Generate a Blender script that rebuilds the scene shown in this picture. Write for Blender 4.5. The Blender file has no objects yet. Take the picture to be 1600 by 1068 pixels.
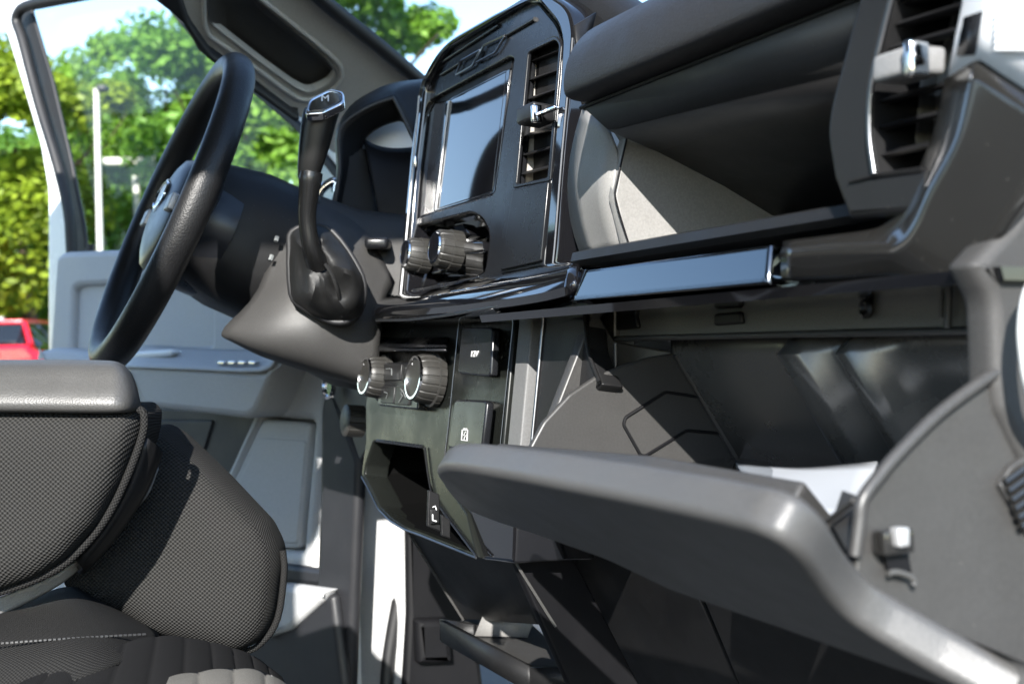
import bpy, bmesh, math, random
from mathutils import Vector as V, Matrix
from mathutils.geometry import tessellate_polygon
R = math.radians
S = bpy.context.scene
# ---------------------------------------------------------------- camera, sky, sun, exposure
FOC = 2000.0                                   # focal length in photo pixels (1600 wide) = 45 mm on 36 mm
yaw, pit, rol = R(24.7), R(0.46), R(1.5)
cd = V((-math.cos(yaw)*math.cos(pit), math.sin(yaw)*math.cos(pit), math.sin(pit)))
ch = V((math.sin(yaw), math.cos(yaw), 0)); cu = ch.cross(cd)
cr_ = ch*math.cos(rol) - cu*math.sin(rol); cu_ = ch*math.sin(rol) + cu*math.cos(rol)
cam = bpy.data.cameras.new('camera'); co = bpy.data.objects.new('camera', cam); S.collection.objects.link(co)
m = Matrix((cr_, cu_, -cd)).transposed().to_4x4(); co.matrix_world = m
cam.sensor_width = 36; cam.lens = 36*FOC/1600; cam.clip_start = 0.02; cam.clip_end = 3000
cam.dof.use_dof = True; cam.dof.focus_distance = 1.08; cam.dof.aperture_fstop = 9; cam.dof.aperture_blades = 7
S.camera = co
SUN = V((0.76, -0.47, 0.46)).normalized()
W = bpy.data.worlds.new('World'); S.world = W; W.use_nodes = True
nt = W.node_tree; nt.nodes.clear()
sk = nt.nodes.new('ShaderNodeTexSky'); sk.sky_type = 'NISHITA'; sk.sun_disc = False
sk.sun_elevation = math.asin(SUN.z); sk.sun_rotation = math.atan2(SUN.x, SUN.y); sk.air_density = 1.0; sk.dust_density = 0.2; sk.ozone_density = 1.6
bg = nt.nodes.new('ShaderNodeBackground'); bg.inputs[1].default_value = 0.15
ow = nt.nodes.new('ShaderNodeOutputWorld'); nt.links.new(sk.outputs[0], bg.inputs[0]); nt.links.new(bg.outputs[0], ow.inputs[0])
sl = bpy.data.lights.new('sun', 'SUN'); sl.energy = 5.0; sl.angle = R(0.5); sl.color = (1, 0.965, 0.91)
so = bpy.data.objects.new('sun', sl); S.collection.objects.link(so); so.rotation_euler = SUN.to_track_quat('Z', 'Y').to_euler()
S.view_settings.view_transform = 'Standard'; S.view_settings.look = 'None'
S.view_settings.exposure = 1.5; S.view_settings.gamma = 1; S.view_settings.use_curve_mapping = False
S.render.engine = 'CYCLES'
cy = S.cycles; cy.max_bounces = 8; cy.diffuse_bounces = 4; cy.glossy_bounces = 4; cy.transparent_max_bounces = 12
cy.sample_clamp_indirect = 6; cy.use_denoising = True; cy.caustics_reflective = False; cy.caustics_refractive = False
GROUND = -1.32
# ---------------------------------------------------------------- photo point -> place in the cab (x right, y ahead, z up, metres)
def ray(x, y): return cd + cr_*((x-800)/FOC) + cu_*((534-y)/FOC)
def at(pl, x, y):
    n, c = pl; v = ray(x, y); return v*(c/n.dot(v))
def on(pl, pts): return [at(pl, p[0], p[1]) for p in pts]
def D(x, y, d): return ray(x, y)*d
def PY(y, t=0, s=0): return (V((-s, 1, -t)), y)         # y = y0 + t z + s x
def PX(x, s=0, t=0): return (V((1, -s, -t)), x)         # x = x0 + s y + t z
def PZ(z): return (V((0, 0, 1)), z)
def P3(*q):
    a, b, c = (D(*k) for k in q); n = (b-a).cross(c-a).normalized(); return (n, n.dot(a))
def off(pl, o):                                         # move a plane towards the camera by o metres
    n, c = pl; l = n.length; return (n, c - math.copysign(o*l, c))
def rnd(pts, r=6, n=4):                                 # fillet corners of an outline (photo pixels); a third value overrides r
    out = []; N = len(pts)
    for i in range(N):
        p = pts[i]; rr = p[2] if len(p) > 2 else r
        P = V(p[:2]); A = V(pts[i-1][:2]); B = V(pts[(i+1) % N][:2])
        la, lb = (A-P).length, (B-P).length
        k = min(rr, la*.48, lb*.48)
        if k < .3: out.append(tuple(P)); continue
        a = P+(A-P)/la*k; b = P+(B-P)/lb*k
        for j in range(n+1):
            t = j/n; q = a*(1-t)**2+P*2*t*(1-t)+b*t*t; out.append((q.x, q.y))
    return out
def crs(pts, n=6, closed=False):                        # Catmull-Rom through points of any dimension
    pts = [V(p) for p in pts]; N = len(pts); out = []
    for i in range(N if closed else N-1):
        if closed: a, b, c, d = (pts[(i+k-1) % N] for k in range(4))
        else:
            b, c = pts[i], pts[i+1]; a = pts[i-1] if i else b*2-c; d = pts[i+2] if i+2 < N else c*2-b
        for j in range(n):
            t = j/n
            out.append(.5*((2*b)+(c-a)*t+(2*a-5*b+4*c-d)*t*t+(3*b-a-3*c+d)*t**3))
    if not closed: out.append(pts[-1])
    return out
# ---------------------------------------------------------------- materials
MT = {}
def mat(name, col, rough=.5, metal=0, spec=.5, coat=0, bump=None, var=0, dust=0, sheen=0):
    m = bpy.data.materials.new(name); m.use_nodes = True; t = m.node_tree; b = t.nodes['Principled BSDF']
    b.inputs['Base Color'].default_value = (*col, 1); b.inputs['Roughness'].default_value = rough
    b.inputs['Metallic'].default_value = metal; b.inputs['Specular IOR Level'].default_value = spec
    b.inputs['Coat Weight'].default_value = coat; b.inputs['Coat Roughness'].default_value = .04
    if sheen: b.inputs['Sheen Weight'].default_value = sheen
    tc = t.nodes.new('ShaderNodeTexCoord'); L = t.links.new
    if var or dust:
        n = t.nodes.new('ShaderNodeTexNoise'); n.inputs['Scale'].default_value = 11; n.inputs['Detail'].default_value = 7; n.inputs['Roughness'].default_value = .65
        L(tc.outputs['Object'], n.inputs['Vector'])
        mx = t.nodes.new('ShaderNodeMix'); mx.data_type = 'RGBA'
        mx.inputs['A'].default_value = (*[c*(1-var) for c in col], 1); mx.inputs['B'].default_value = (*[c*(1+var) for c in col], 1)
        L(n.outputs['Fac'], mx.inputs['Factor']); last = mx.outputs['Result']
        mr = t.nodes.new('ShaderNodeMapRange'); mr.inputs['From Min'].default_value = .3; mr.inputs['From Max'].default_value = .7; mr.inputs['To Min'].default_value = max(0, rough-.1 if rough > .15 else rough*.6); mr.inputs['To Max'].default_value = rough+.1 if rough > .15 else rough*1.5
        L(n.outputs['Fac'], mr.inputs['Value']); L(mr.outputs[0], b.inputs['Roughness'])
        if bump:
            n3 = t.nodes.new('ShaderNodeTexNoise'); n3.inputs['Scale'].default_value = 620; n3.inputs['Detail'].default_value = 2; L(tc.outputs['Object'], n3.inputs['Vector'])
            r3 = t.nodes.new('ShaderNodeMapRange'); r3.inputs['From Min'].default_value = .3; r3.inputs['From Max'].default_value = .7; r3.inputs['To Min'].default_value = .9; r3.inputs['To Max'].default_value = 1.1; L(n3.outputs['Fac'], r3.inputs['Value'])
            m3 = t.nodes.new('ShaderNodeVectorMath'); m3.operation = 'SCALE'; L(last, m3.inputs[0]); L(r3.outputs[0], m3.inputs['Scale']); last = m3.outputs[0]
        if dust:                                        # sparse pale specks of dust
            v = t.nodes.new('ShaderNodeTexVoronoi'); v.inputs['Scale'].default_value = 170; L(tc.outputs['Object'], v.inputs['Vector'])
            lt = t.nodes.new('ShaderNodeMath'); lt.operation = 'LESS_THAN'; lt.inputs[1].default_value = .06; L(v.outputs['Distance'], lt.inputs[0])
            n2 = t.nodes.new('ShaderNodeTexNoise'); n2.inputs['Scale'].default_value = 9; n2.inputs['Detail'].default_value = 5; L(tc.outputs['Object'], n2.inputs['Vector'])
            g = t.nodes.new('ShaderNodeMath'); g.operation = 'GREATER_THAN'; g.inputs[1].default_value = .62-.1*dust; L(n2.outputs['Fac'], g.inputs[0])
            mu = t.nodes.new('ShaderNodeMath'); mu.operation = 'MULTIPLY'; L(lt.outputs[0], mu.inputs[0]); L(g.outputs[0], mu.inputs[1])
            mu2 = t.nodes.new('ShaderNodeMath'); mu2.operation = 'MULTIPLY'; mu2.inputs[1].default_value = .28; L(mu.outputs[0], mu2.inputs[0])
            m2 = t.nodes.new('ShaderNodeMix'); m2.data_type = 'RGBA'; m2.inputs['B'].default_value = (.32, .30, .27, 1)
            L(mu2.outputs[0], m2.inputs['Factor']); L(last, m2.inputs['A']); last = m2.outputs['Result']
        L(last, b.inputs['Base Color'])
    if bump:
        sc, st, di = bump
        n = t.nodes.new('ShaderNodeTexNoise' if sc > 0 else 'ShaderNodeTexVoronoi'); n.inputs['Scale'].default_value = abs(sc)
        if sc > 0: n.inputs['Detail'].default_value = 3
        L(tc.outputs['Object'], n.inputs['Vector'])
        bp = t.nodes.new('ShaderNodeBump'); bp.inputs['Strength'].default_value = st; bp.inputs['Distance'].default_value = di
        L(n.outputs[0], bp.inputs['Height']); L(bp.outputs[0], b.inputs['Normal'])
    MT[name] = m; return m
mat('grain', (.010, .010, .0105), .46, spec=.26, bump=(900, .35, .0006), var=.18, dust=.6)          # moulded dash plastic
mat('grain_smooth', (.011, .011, .0115), .4, spec=.3, bump=(700, .15, .0004), var=.15, dust=.8)
mat('bin', (.04, .039, .038), .42, bump=(500, .12, .0004), var=.15, dust=1)
mat('satin', (.009, .0095, .011), .27, spec=.4, bump=(1500, .05, .0003), var=.1)
mat('satin_low', (.009, .010, .009), .3, spec=.17, bump=(1500, .05, .0003), var=.1)
mat('block', (.17, .18, .19), .045, metal=1)
mat('strip_grey', (.12, .12, .12), .5, spec=.4, bump=(1800, .4, .0005), var=.1)
mat('lid', (.068, .067, .066), .42, bump=(900, .3, .0006), var=.14, dust=.7)
mat('ceil', (.032, .032, .033), .48, bump=(900, .3, .0006), var=.2, dust=.8)
mat('tabgrey', (.2, .2, .2), .45, bump=(1800, .2, .0004), var=.08)
mat('duct', (.32, .3, .27), .55, bump=(900, .2, .0004), var=.12)
mat('gloss', (.006, .006, .007), .05, coat=1, var=.1)
mat('smoke', (.017, .0165, .0155), .16, coat=.6, var=.15, dust=.9)
mat('black', (.006, .006, .007), .5, spec=.2, var=.1)
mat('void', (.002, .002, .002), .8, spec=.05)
mat('knobskin', (.024, .023, .021), .45, bump=(900, .2, .0004), var=.1)
mat('header', (.11, .11, .107), .42, bump=(500, .12, .0004), var=.12, dust=.8)
mat('bin_gloss', (.062, .062, .06), .3, spec=.9, bump=(300, .06, .0005), var=.1, dust=1)
mat('grip', (.005, .005, .005), .34, spec=.35)
mat('lever', (.006, .006, .006), .25)
mat('dark_chrome', (.2, .2, .205), .32, metal=1)
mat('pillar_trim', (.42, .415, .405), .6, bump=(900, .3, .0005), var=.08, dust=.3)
mat('dial_glare', (.85, .84, .82), .35, var=.1)  # near-white colour that paints the glare inside the instrument cluster
mat('rubber', (.012, .012, .013), .55, var=.2)
mat('leather', (.009, .009, .0095), .4, spec=.35, bump=(-520, .25, .0009), var=.15)
mat('padskin', (.019, .019, .021), .47, spec=.3, bump=(-1000, .5, .0006), var=.15, dust=.6)
mat('vinyl', (.06, .059, .057), .5, bump=(-800, .3, .0006), var=.12)
mat('bootskin', (.009, .009, .009), .55, spec=.35, bump=(-600, .15, .0006), var=.1)
mat('vent', (.22, .215, .207), .5, bump=(900, .2, .0004), var=.12)
mat('slat', (.011, .011, .012), .38, var=.1, dust=.4)
mat('chrome', (.85, .85, .86), .07, metal=1)
mat('silver', (.5, .5, .5), .5, metal=.6, bump=(1800, .2, .0004))
mat('bright_trim', (.78, .79, .8), .3, var=.03)
mat('screenglass', (.004, .004, .005), .03, coat=1)
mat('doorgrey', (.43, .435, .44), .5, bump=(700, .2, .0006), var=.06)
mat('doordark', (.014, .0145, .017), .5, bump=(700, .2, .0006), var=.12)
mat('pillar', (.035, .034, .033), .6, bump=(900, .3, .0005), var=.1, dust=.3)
mat('white', (.8, .8, .78), .25, coat=.6, var=.02)
mat('hub', (.014, .015, .018), .33, bump=(900, .15, .0005), var=.1)
mat('paper', (.34, .36, .39), .6, var=.03)
mat('ink', (.75, .75, .75), .5)
mat('faintink', (.16, .17, .17), .5)
mat('redpaint', (.55, .01, .025), .25, coat=.8, var=.05)
mat('pole', (.6, .59, .57), .5, var=.08)
mat('asphalt', (.055, .055, .056), .85, bump=(60, .5, .01), var=.25)
mat('turf', (.06, .11, .025), .9, bump=(40, .6, .03), var=.35)
mat('bark', (.11, .08, .055), .9, bump=(30, .8, .03), var=.3)
mat('strap', (.33, .32, .31), .75, bump=(1500, .6, .001), var=.12)
mat('carglass', (.01, .012, .014), .05, coat=1)
mat('carpet', (.02, .02, .022), .95, bump=(1200, .8, .002), var=.2)
mat('headliner', (.4, .39, .37), .9, bump=(900, .3, .001), var=.05)
def fabric(name, a, b_, per, rough=.85, bump=.7):
    m = bpy.data.materials.new(name); m.use_nodes = True; t = m.node_tree; b = t.nodes['Principled BSDF']; L = t.links.new
    uv = t.nodes.new('ShaderNodeUVMap'); sx = t.nodes.new('ShaderNodeSeparateXYZ')
    nz = t.nodes.new('ShaderNodeTexNoise'); nz.inputs['Scale'].default_value = 30; L(uv.outputs[0], nz.inputs['Vector'])
    wm = t.nodes.new('ShaderNodeVectorMath'); wm.operation = 'MULTIPLY_ADD'; wm.inputs[1].default_value = (per*.7,)*3
    L(nz.outputs['Color'], wm.inputs[0]); L(uv.outputs[0], wm.inputs[2]); L(wm.outputs[0], sx.inputs[0])
    def M(op, a, b=None, c=None):
        n = t.nodes.new('ShaderNodeMath'); n.operation = op
        for i, q in enumerate((a, b, c)):
            if q is None: continue
            if isinstance(q, (int, float)): n.inputs[i].default_value = q
            else: L(q, n.inputs[i])
        return n.outputs[0]
    k = 2*math.pi/per
    s1 = M('SINE', M('MULTIPLY', sx.outputs[0], k*.9))
    s2 = M('SINE', M('MULTIPLY', sx.outputs[1], k))
    w = M('MULTIPLY_ADD', M('MULTIPLY', s1, s2), .5, .5)
    n2 = t.nodes.new('ShaderNodeTexNoise'); n2.inputs['Scale'].default_value = 900; L(uv.outputs[0], n2.inputs['Vector'])
    f = M('MULTIPLY', w, M('MULTIPLY_ADD', n2.outputs['Fac'], 1.0, .5))
    mx = t.nodes.new('ShaderNodeMix'); mx.data_type = 'RGBA'; mx.inputs['A'].default_value = (*a, 1); mx.inputs['B'].default_value = (*b_, 1)
    L(f, mx.inputs['Factor']); L(mx.outputs['Result'], b.inputs['Base Color'])
    b.inputs['Roughness'].default_value = rough; b.inputs['Specular IOR Level'].default_value = .15
    bp = t.nodes.new('ShaderNodeBump'); bp.inputs['Strength'].default_value = bump; bp.inputs['Distance'].default_value = per*.35
    L(w, bp.inputs['Height']); L(bp.outputs[0], b.inputs['Normal']); MT[name] = m
fabric('weave', (.004, .004, .004), (.046, .045, .043), .0036, .85, .9)
fabric('knit', (.004, .004, .004), (.026, .0255, .025), .003)
fabric('suede', (.004, .004, .0045), (.0105, .0105, .011), .0012, .95, .3)
fabric('suede_sunlit', (.06, .058, .053), (.14, .135, .124), .0014, .95, .3)  # same suede with sunlight painted into a paler colour
def glass(name, tint, ior=1.5):
    m = bpy.data.materials.new(name); m.use_nodes = True; t = m.node_tree; t.nodes.clear(); L = t.links.new
    o = t.nodes.new('ShaderNodeOutputMaterial'); tr = t.nodes.new('ShaderNodeBsdfTransparent'); tr.inputs[0].default_value = (*tint, 1)
    gl = t.nodes.new('ShaderNodeBsdfGlossy'); gl.inputs['Roughness'].default_value = .01
    lw_ = t.nodes.new('ShaderNodeLayerWeight'); lw_.inputs[0].default_value = .5
    pw = t.nodes.new('ShaderNodeMath'); pw.operation = 'POWER'; pw.inputs[1].default_value = 5; L(lw_.outputs['Facing'], pw.inputs[0])
    fr = t.nodes.new('ShaderNodeMath'); fr.operation = 'MULTIPLY_ADD'; fr.inputs[1].default_value = .45; fr.inputs[2].default_value = .02; L(pw.outputs[0], fr.inputs[0]); mx = t.nodes.new('ShaderNodeMixShader')
    L(fr.outputs[0], mx.inputs[0]); L(tr.outputs[0], mx.inputs[1]); L(gl.outputs[0], mx.inputs[2]); L(mx.outputs[0], o.inputs[0]); MT[name] = m
glass('pane', (.97, .985, .955)); glass('shield', (.95, .98, .97)); glass('film', (.86, .87, .88), 1.45)
def leafmat(name, col):
    m = bpy.data.materials.new(name); m.use_nodes = True; t = m.node_tree; t.nodes.clear(); L = t.links.new
    o = t.nodes.new('ShaderNodeOutputMaterial'); d = t.nodes.new('ShaderNodeBsdfPrincipled'); tl = t.nodes.new('ShaderNodeBsdfTranslucent')
    g = t.nodes.new('ShaderNodeNewGeometry'); r = t.nodes.new('ShaderNodeValToRGB')
    r.color_ramp.elements[0].color = (*[c*.62 for c in col], 1); r.color_ramp.elements[1].color = (col[0]*1.45, col[1]*1.3, col[2]*1.2, 1)
    L(g.outputs['Random Per Island'], r.inputs[0]); L(r.outputs[0], d.inputs['Base Color']); L(r.outputs[0], tl.inputs[0]); d.inputs['Roughness'].default_value = .5
    mx = t.nodes.new('ShaderNodeMixShader'); mx.inputs[0].default_value = .5
    L(d.outputs[0], mx.inputs[1]); L(tl.outputs[0], mx.inputs[2]); L(mx.outputs[0], o.inputs[0]); MT[name] = m
leafmat('leaf_green', (.18, .36, .045)); leafmat('leaf_yellow', (.25, .37, .03)); leafmat('leaf_mid', (.15, .33, .05))
# ---------------------------------------------------------------- builders
def link(name, me, material, parent=None):
    if material and not me.materials: me.materials.append(MT[material])
    o = bpy.data.objects.new(name, me); S.collection.objects.link(o)
    if parent:
        o.parent = parent
        if parent.type == 'EMPTY': o.matrix_parent_inverse = Matrix.Translation(-parent.location)
    return o
def empty(name, loc, label, cat, group=None):
    o = bpy.data.objects.new(name, None); S.collection.objects.link(o); o.location = loc; o.empty_display_size = .1
    o['label'] = label; o['category'] = cat
    if group: o['group'] = group
    return o
def smooth(me, a=32):
    me.shade_smooth(); me.set_sharp_from_angle(angle=R(a)); return me
def frame(pts, n=None):
    o = sum(pts, V())/len(pts)
    if n is None:
        n = V()
        for i in range(len(pts)): n += (pts[i]-o).cross(pts[(i+1) % len(pts)]-o)
        n.normalize()
        if n.dot(o) > 0: n = -n                        # face the camera
    e1 = V((0, 0, 1)).cross(n)
    e1 = V((1, 0, 0)) if e1.length < .05 else e1.normalized()
    e2 = n.cross(e1); return o, e1, e2, n
def plate(name, loops, th, material, parent=None, bev=.001, res=2, lift=0):
    """flat panel: first loop outline, others holes (lists of 3-D points); thickness th goes away from the camera"""
    if isinstance(loops[0], V): loops = [loops]
    o, e1, e2, n = frame(loops[0])
    c = bpy.data.curves.new('tmp', 'CURVE'); c.dimensions = '2D'; c.fill_mode = 'BOTH'
    bev = min(bev, th*.45); c.extrude = th/2-bev; c.bevel_depth = bev; c.bevel_resolution = res; c.offset = -bev
    for lp in loops:
        s = c.splines.new('POLY'); s.points.add(len(lp)-1); s.use_cyclic_u = True
        for p, q in zip(s.points, lp): d = q-o; p.co = (d.dot(e1), d.dot(e2), 0, 1)
    t = bpy.data.objects.new('tmp', c); me = bpy.data.meshes.new_from_object(t)
    bpy.data.objects.remove(t); bpy.data.curves.remove(c)
    uv = me.uv_layers.new(name='UVMap') if not me.uv_layers else me.uv_layers[0]
    for l in me.loops: p = me.vertices[l.vertex_index].co; uv.data[l.index].uv = (p.x, p.y)
    M = Matrix((e1, e2, n)).transposed().to_4x4(); M.translation = o - n*(th/2-lift)
    me.transform(M); me.materials.clear(); me.name = name
    return link(name, smooth(me), material, parent)
def grid_mesh(name, rows, closed_u=False, closed_v=False, caps=False):
    bm = bmesh.new(); vs = [[bm.verts.new(p) for p in r] for r in rows]; nr, nc = len(rows), len(rows[0])
    uvl = bm.loops.layers.uv.new('UVMap')
    su = [0]; [su.append(su[-1]+(rows[nr//2][j]-rows[nr//2][j-1]).length) for j in range(1, nc)]
    sv = [0]; [sv.append(sv[-1]+(rows[i][nc//2]-rows[i-1][nc//2]).length) for i in range(1, nr)]
    for i in range(nr if closed_v else nr-1):
        for j in range(nc if closed_u else nc-1):
            i2, j2 = (i+1) % nr, (j+1) % nc
            try: f = bm.faces.new((vs[i][j], vs[i][j2], vs[i2][j2], vs[i2][j]))
            except ValueError: continue
            for l, (a, b) in zip(f.loops, ((i, j), (i, j2), (i2, j2), (i2, j))): l[uvl].uv = (su[b], sv[a])
    if caps:
        for r in (vs[0], vs[-1]):
            try: bm.faces.new(r)
            except ValueError: pass
    bmesh.ops.recalc_face_normals(bm, faces=bm.faces)
    me = bpy.data.meshes.new(name); bm.to_mesh(me); bm.free(); return me
def loft(name, rows, material, parent=None, n=0, th=0, ang=40, caps=False, closed=False, sub=0):
    """surface through rows of points; n>0 smooths along and across; th gives it thickness"""
    if n:
        rows = [crs(r, n, closed) for r in rows]
        cols = [crs(c, n) for c in zip(*rows)]; rows = [list(r) for r in zip(*cols)]
    me = smooth(grid_mesh(name, rows, closed_u=closed, caps=caps), ang); o = link(name, me, material, parent)
    if th:
        md = o.modifiers.new('s', 'SOLIDIFY'); md.thickness = th; md.offset = 0
    return o
def tube(name, pts, r, material, parent=None, n=10, sm=0, closed=False, flat=None, caps=True):
    pts = [V(p) for p in pts]
    if sm: pts = crs(pts, sm, closed)
    N = len(pts); rr = r if callable(r) else (lambda t: r); rows = []
    up = None
    for i, p in enumerate(pts):
        a = pts[i-1] if (i or closed) else p; b = pts[(i+1) % N] if (i < N-1 or closed) else p
        t = (b-a).normalized()
        if up is None:
            up = t.orthogonal().normalized() if flat is None else V(flat)
        x = up - t*up.dot(t)
        if flat is not None: x = V(flat)-t*V(flat).dot(t)
        x.normalize(); up = x; y = t.cross(x); q = rr(i/max(1, N-1)); q = q if isinstance(q, tuple) else (q, q)
        rows.append([p+x*math.cos(2*math.pi*k/n)*q[0]+y*math.sin(2*math.pi*k/n)*q[1] for k in range(n)])
    me = smooth(grid_mesh(name, rows, closed_u=True, closed_v=closed, caps=caps and not closed), 50)
    return link(name, me, material, parent)
def box(name, c, ax, ay, az, material, parent=None, bev=.002, seg=3):
    """box with centre c and half-axis vectors"""
    bm = bmesh.new(); vs = [bm.verts.new(c+ax*i+ay*j+az*k) for i in (-1, 1) for j in (-1, 1) for k in (-1, 1)]
    for f in ((0, 1, 3, 2), (4, 6, 7, 5), (0, 4, 5, 1), (2, 3, 7, 6), (0, 2, 6, 4), (1, 5, 7, 3)): bm.faces.new([vs[i] for i in f])
    bmesh.ops.recalc_face_normals(bm, faces=bm.faces)
    if bev: bmesh.ops.bevel(bm, geom=bm.edges[:], offset=min(bev, ax.length*.9, ay.length*.9, az.length*.9), segments=seg, profile=.5, affect='EDGES', clamp_overlap=True)
    me = bpy.data.meshes.new(name); bm.to_mesh(me); bm.free(); return link(name, smooth(me), material, parent)
def lathe(name, c, axis, prof, material, parent=None, n=40, ridges=0, rd=0, ang=35):
    """prof = [(distance along axis, radius)...]; ridges cut shallow grooves into the grip"""
    ax = axis.normalized(); x = ax.orthogonal().normalized(); y = ax.cross(x); rows = []
    for a, r in prof:
        row = []
        for k in range(n):
            th = 2*math.pi*k/n; q = r
            if ridges and r > rd*8 and (k*ridges/n) % 1 < .13: q = r-rd
            row.append(c+ax*a+x*math.cos(th)*q+y*math.sin(th)*q)
        rows.append(row)
    me = smooth(grid_mesh(name, rows, closed_u=True, caps=True), ang); return link(name, me, material, parent)
def pillow(name, outline, H, material, parent=None, p=2.4, nk=9, back=.03, ctr=None, skirt=True):
    """upholstered cushion: outline (3-D), swelling H towards the camera, with sides going back"""
    o, e1, e2, n = frame(outline); c = ctr or o; rows = []
    if skirt: rows.append([q-n*back for q in outline])
    for k in range(nk):
        u = k/(nk-1)*.96; h = H*(1-(1-u)**p)**(1/p); s = 1-u
        rows.append([c+(q-c)*s+n*h for q in outline])
    me = grid_mesh(name, rows, closed_u=True, caps=True); uv = me.uv_layers[0]
    N = len(outline); U = {}
    for j in range(N):
        ex = 0; prev = None
        for i in range(len(rows)-1, -1, -1):
            q = rows[i][j]; d = q-o; f = V((d.dot(e1), d.dot(e2)))
            if prev is not None: ex += max(0, (q-prev[0]).length-(f-prev[1]).length)
            prev = (q, f); g = outline[j]-c; g = V((g.dot(e1), g.dot(e2))).normalized(); U[i*N+j] = f+g*ex
    for l in me.loops: uv.data[l.index].uv = U[l.vertex_index]
    return link(name, smooth(me, 60), material, parent)
def well(name, loop, depth, material, parent=None, shrink=.92, floor=True, n=3):
    """walls and floor of a recess that starts at loop and goes in by the vector depth"""
    o = sum(loop, V())/len(loop); rows = []
    for k in range(n+1):
        t = k/n; s = 1-(1-shrink)*t; rows.append([o+(q-o)*s+depth*t for q in loop])
    bm = bmesh.new(); vs = [[bm.verts.new(p) for p in r] for r in rows]
    for a, b in zip(vs, vs[1:]):
        for j in range(len(a)): k = (j+1) % len(a); bm.faces.new((a[j], a[k], b[k], b[j]))
    if floor: bm.faces.new(vs[-1])
    me = bpy.data.meshes.new(name); bm.to_mesh(me); bm.free(); return link(name, smooth(me), material, parent)
def text(name, s, c, e1, e2, size, material, parent=None, bold=0):
    cv = bpy.data.curves.new('tmp', 'FONT'); cv.body = s; cv.size = size; cv.align_x = 'CENTER'; cv.align_y = 'CENTER'; cv.extrude = .0002 if size < .5 else .01; cv.offset = bold
    t = bpy.data.objects.new('tmp', cv); me = bpy.data.meshes.new_from_object(t); bpy.data.objects.remove(t); bpy.data.curves.remove(cv)
    M = Matrix((e1, e2, e1.cross(e2).normalized()*.02 if size > .5 else e1.cross(e2))).transposed().to_4x4(); M.translation = c; me.transform(M); me.materials.clear(); me.name = name
    return link(name, me, material, parent)
X_, Y_, Z_ = V((1, 0, 0)), V((0, 1, 0)), V((0, 0, 1))

# ================================================================ OUTSIDE: ground, trees, lamps, red vehicle
def sheet(name, x0, x1, y0, y1, z, material):
    bm = bmesh.new(); bm.faces.new([bm.verts.new(p) for p in ((x0, y0, z), (x1, y0, z), (x1, y1, z), (x0, y1, z))])
    me = bpy.data.meshes.new(name); bm.to_mesh(me); bm.free(); o = link(name, me, material); o['kind'] = 'structure'; return o
sheet('ground', -900, 900, -900, 900, GROUND, 'turf')
sheet('parking_lot', -19, 30, -30, 30, GROUND+.004, 'asphalt')
rng = random.Random(7)
def tree_meshes(seed, h, w, leafm, nl=15000, base=.12, size=.085):
    r = random.Random(seed); bm = bmesh.new(); lob = []
    for k in range(26):
        t = r.random(); z = h*(base+(.98-base)*t); rad = w*math.sin(math.pi*min(1, .22+.78*(1-t)))**.7*(.45+.55*r.random())
        a = r.random()*6.28; lob.append((V((math.cos(a)*rad*.7, math.sin(a)*rad*.7, z)), w*(.2+.22*r.random())*(1.1-.5*t)))
    lob.append((V((0, 0, h*.95)), w*.2))
    for i in range(nl):
        c, q = lob[r.randrange(len(lob))]
        d = V((r.gauss(0, 1), r.gauss(0, 1), r.gauss(0, .8))).normalized()*q*(r.random()**.35)
        p = c+d; s = size*(.6+.8*r.random()); n = (d.normalized()*.6+V((r.gauss(0, .6), r.gauss(0, .6), .5+r.gauss(0, .4)))).normalized()
        a = n.orthogonal().normalized(); b = n.cross(a); th = r.random()*6.28; a, b = a*math.cos(th)+b*math.sin(th), b*math.cos(th)-a*math.sin(th)
        bm.faces.new([bm.verts.new(p+a*s), bm.verts.new(p+b*s*.55), bm.verts.new(p-a*s), bm.verts.new(p-b*s*.55)])
    crown = bpy.data.meshes.new('crown'); bm.to_mesh(crown); bm.free(); crown.materials.append(MT[leafm])
    rows = []
    for k in range(6):
        t = k/5; rr = .17*(1-.75*t)*(1.5 if k == 0 else 1); rows.append([V((math.cos(a*.785)*rr+.1*math.sin(t*5), math.sin(a*.785)*rr, h*.8*t)) for a in range(8)])
    bm = bmesh.new()
    def add(rows):
        vs = [[bm.verts.new(p) for p in q] for q in rows]
        for a, b in zip(vs, vs[1:]):
            for j in range(8): k = (j+1) % 8; bm.faces.new((a[j], a[k], b[k], b[j]))
    add(rows)
    for k in range(7):
        a = r.random()*6.28; z0 = h*(.25+.4*r.random()); ln = w*.75
        add([[V((math.cos(a)*ln*t+math.cos(j*.785)*.06*(1-.7*t), math.sin(a)*ln*t+math.sin(j*.785)*.06*(1-.7*t), z0+ln*.7*t)) for j in range(8)] for t in (0, .5, 1)])
    tr = bpy.data.meshes.new('trunk'); bm.to_mesh(tr); bm.free(); tr.materials.append(MT['bark']); smooth(tr, 60)
    return crown, tr
KIN = {'g': tree_meshes(1, 8, 2.6, 'leaf_green'), 'y': tree_meshes(2, 7, 2.5, 'leaf_yellow', base=.05), 'm': tree_meshes(3, 8, 2.4, 'leaf_mid', base=.06),
       's': tree_meshes(4, 8, 1.7, 'leaf_green', nl=7500, base=.3)}
def tree(px, dist, topy, kind, label, wid=1.0, group='trees round the parking lot'):
    d = ray(px, 540); d = V((d.x, d.y, 0)).normalized()*dist; h = D(px, topy, dist/math.hypot(ray(px, 540).x, ray(px, 540).y)).z-GROUND
    plant(d.x, d.y, h, kind, label, wid, group)
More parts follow.
